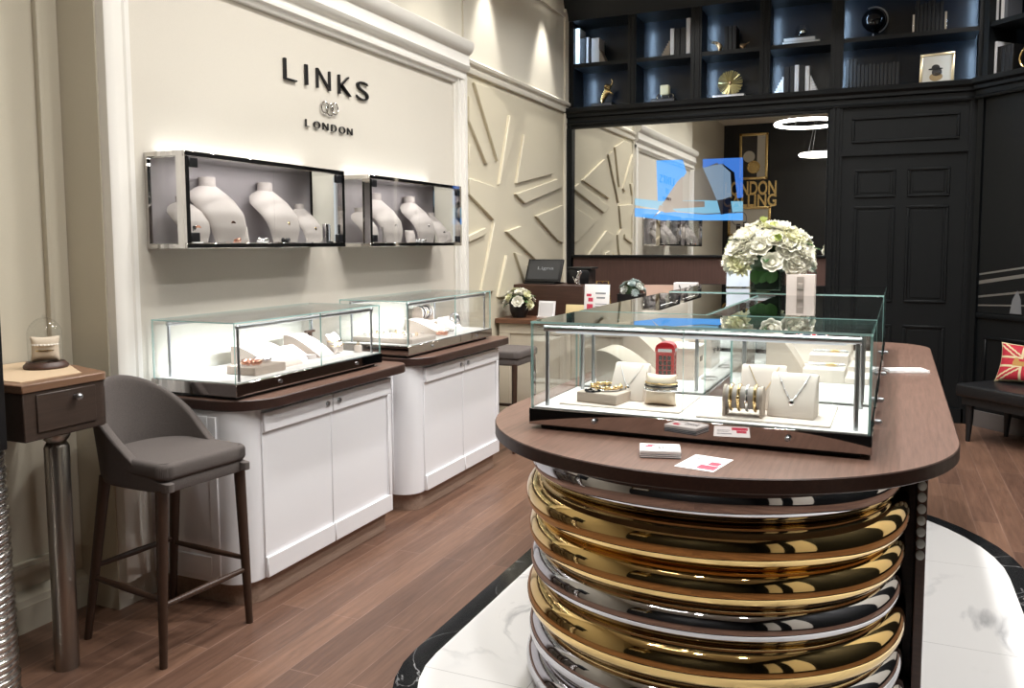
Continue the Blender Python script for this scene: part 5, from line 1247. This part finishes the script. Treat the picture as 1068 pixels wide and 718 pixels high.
# angled bays
def abook(x0, w_, hgt, m, lab, z): 
    t = MB(); t.box(x0, x0+w_, .06, .22, z, z+hgt, bev=.0015, seg=1); t.box(x0+.003, x0+w_-.003, .065, .215, z+.004, z+hgt+.0005, mi=1)
    return solo('book', t, [m, M_card], lab, 'book', (0, 0, 0), loc=(.70, 7.74, 0), rz=-PI/4)
for k, (w_, hgt, m, lab) in enumerate(((.022, .33, M_bookw, 'leftmost white book in the corner upper bay'), (.018, .30, M_book, 'black book between white ones in the corner upper bay'), (.028, .30, M_bookw, 'third book, white, in the corner upper bay'), (.03, .29, M_bookg, 'grey book right of the white ones in the corner upper bay'))):
    abook(.055+sum((.022, .018, .028, .03)[:k])+.001*k, w_-.001, hgt, m, lab, ZU)
mb = MB().box(.20, .50, .08, .28, ZU, ZU+.012, bev=.001, seg=1); solo('book', mb, M_bookw, 'thin white book lying in the corner upper bay', 'book', (0, 0, 0), loc=(.70, 7.74, 0), rz=-PI/4)
abook(.056, .02, .28, M_bookw, 'tall white book at the left of the corner lower bay', ZL)
for k in range(4): abook(.08+.035*k, .0335, .235, M_book, f'{ORDS[k]} black book from the left in the corner lower bay', ZL)
rg = thing('ring_sculpture', 'gold ring sculpture beside the black books in the corner bay', 'sculpture', (0, 0, 0), loc=(.70, 7.74, 0), rz=-PI/4)
part('ring', MB().torus((.33, .10, ZL+.112), .085, .011, 'y', 36, 10), M_goldtrim, rg); part('foot', MB().box(.28, .38, .07, .13, ZL, ZL+.018, bev=.003), M_book, rg)

# ================================================================ lamps
def downlight(lab, x, y, power, size=.11, spot=None, rot=(0, 0, 0), beam=2.4):
    t = thing('ceiling_downlight', lab, 'downlight', (0, 0, 0), loc=(x, y, ZC), group='recessed ceiling downlights')
    part('trim_ring', MB().lathe([(.055, -.0), (.075, 0), (.075, -.008), (.06, -.012), (.055, -.004)], n=28), M_trim, t)
    part('lens', MB().cyl((0, 0, -.002), (0, 0, -.004), .054, n=24), M_lens, t)
    if spot:
        l = bpy.data.lights.new('spot_lamp', 'SPOT'); l.energy = power; l.spot_size = spot; l.spot_blend = .6; l.shadow_soft_size = .04; l.color = (1, .95, .87)
        o = bpy.data.objects.new('spot_lamp', l); COL.objects.link(o); o.parent = t; o.location = (0, 0, -.02); o.rotation_euler = rot
    else:
        arealight('lamp', (0, 0, -.016), (0, 0, 0), size, size, power, (1, .98, .955), t, beam, 'DISK')
k = 0
PW = 1.0
for xi, (x, ys_) in enumerate(((-1.75, ((.9, 4), (2.1, 10), (3.3, 15), (4.5, 15), (5.7, 12), (6.9, 10))), (-.5, ((.5, 5), (1.7, 13), (2.9, 20), (4.1, 20), (5.3, 16), (6.5, 12))), (.75, ((.9, 5), (2.1, 12), (3.3, 17), (4.5, 16), (5.7, 12), (6.9, 10))))):
    for j, (y, pw) in enumerate(ys_):
        downlight(f'{ORDS[j]} recessed downlight of the {["left", "middle", "right"][xi]} ceiling row', x, y, PW*pw, .13 if xi == 0 else .22)
for j, (y, p) in enumerate(((3.0, 4), (4.0, 4), (5.05, 16), (5.95, 55), (7.15, 60))):
    downlight(f'{ORDS[j]} wall-washing downlight close to the cream wall', -2.60, y, p, spot=.75, rot=(0, .16, 0))
_d = ray(846, 158); _t = (15.56-1.3)/_d.y; RP = (_t*_d.x, H+_t*_d.z)
for j, (x, y, z, R_) in enumerate(((-1.05, 3.3, 3.15, .42), (RP[0], 1.3, RP[1], .30))):
    t = thing('ring_pendant', ['larger', 'smaller'][j]+' glowing ring pendant lamp over the island', 'pendant', (x, y, z))
    part('ring', MB().torus((x, y, z), R_, .022, 'z', 56, 10), M_ring, t)
    for q in range(3):
        a = 2*PI*q/3; part('cable', MB().cyl((x+R_*math.cos(a), y+R_*math.sin(a), z), (x+.03*math.cos(a), y+.03*math.sin(a), ZC), .0025, n=6), M_steel, t)
    part('canopy', MB().cyl((x, y, ZC-.03), (x, y, ZC), .07), M_trim, t)
W = bpy.data.worlds.new('world'); SC.world = W; W.use_nodes = True
W.node_tree.nodes['Background'].inputs[0].default_value = (.05, .05, .055, 1); W.node_tree.nodes['Background'].inputs[1].default_value = .4
SC.view_settings.exposure = 0.45
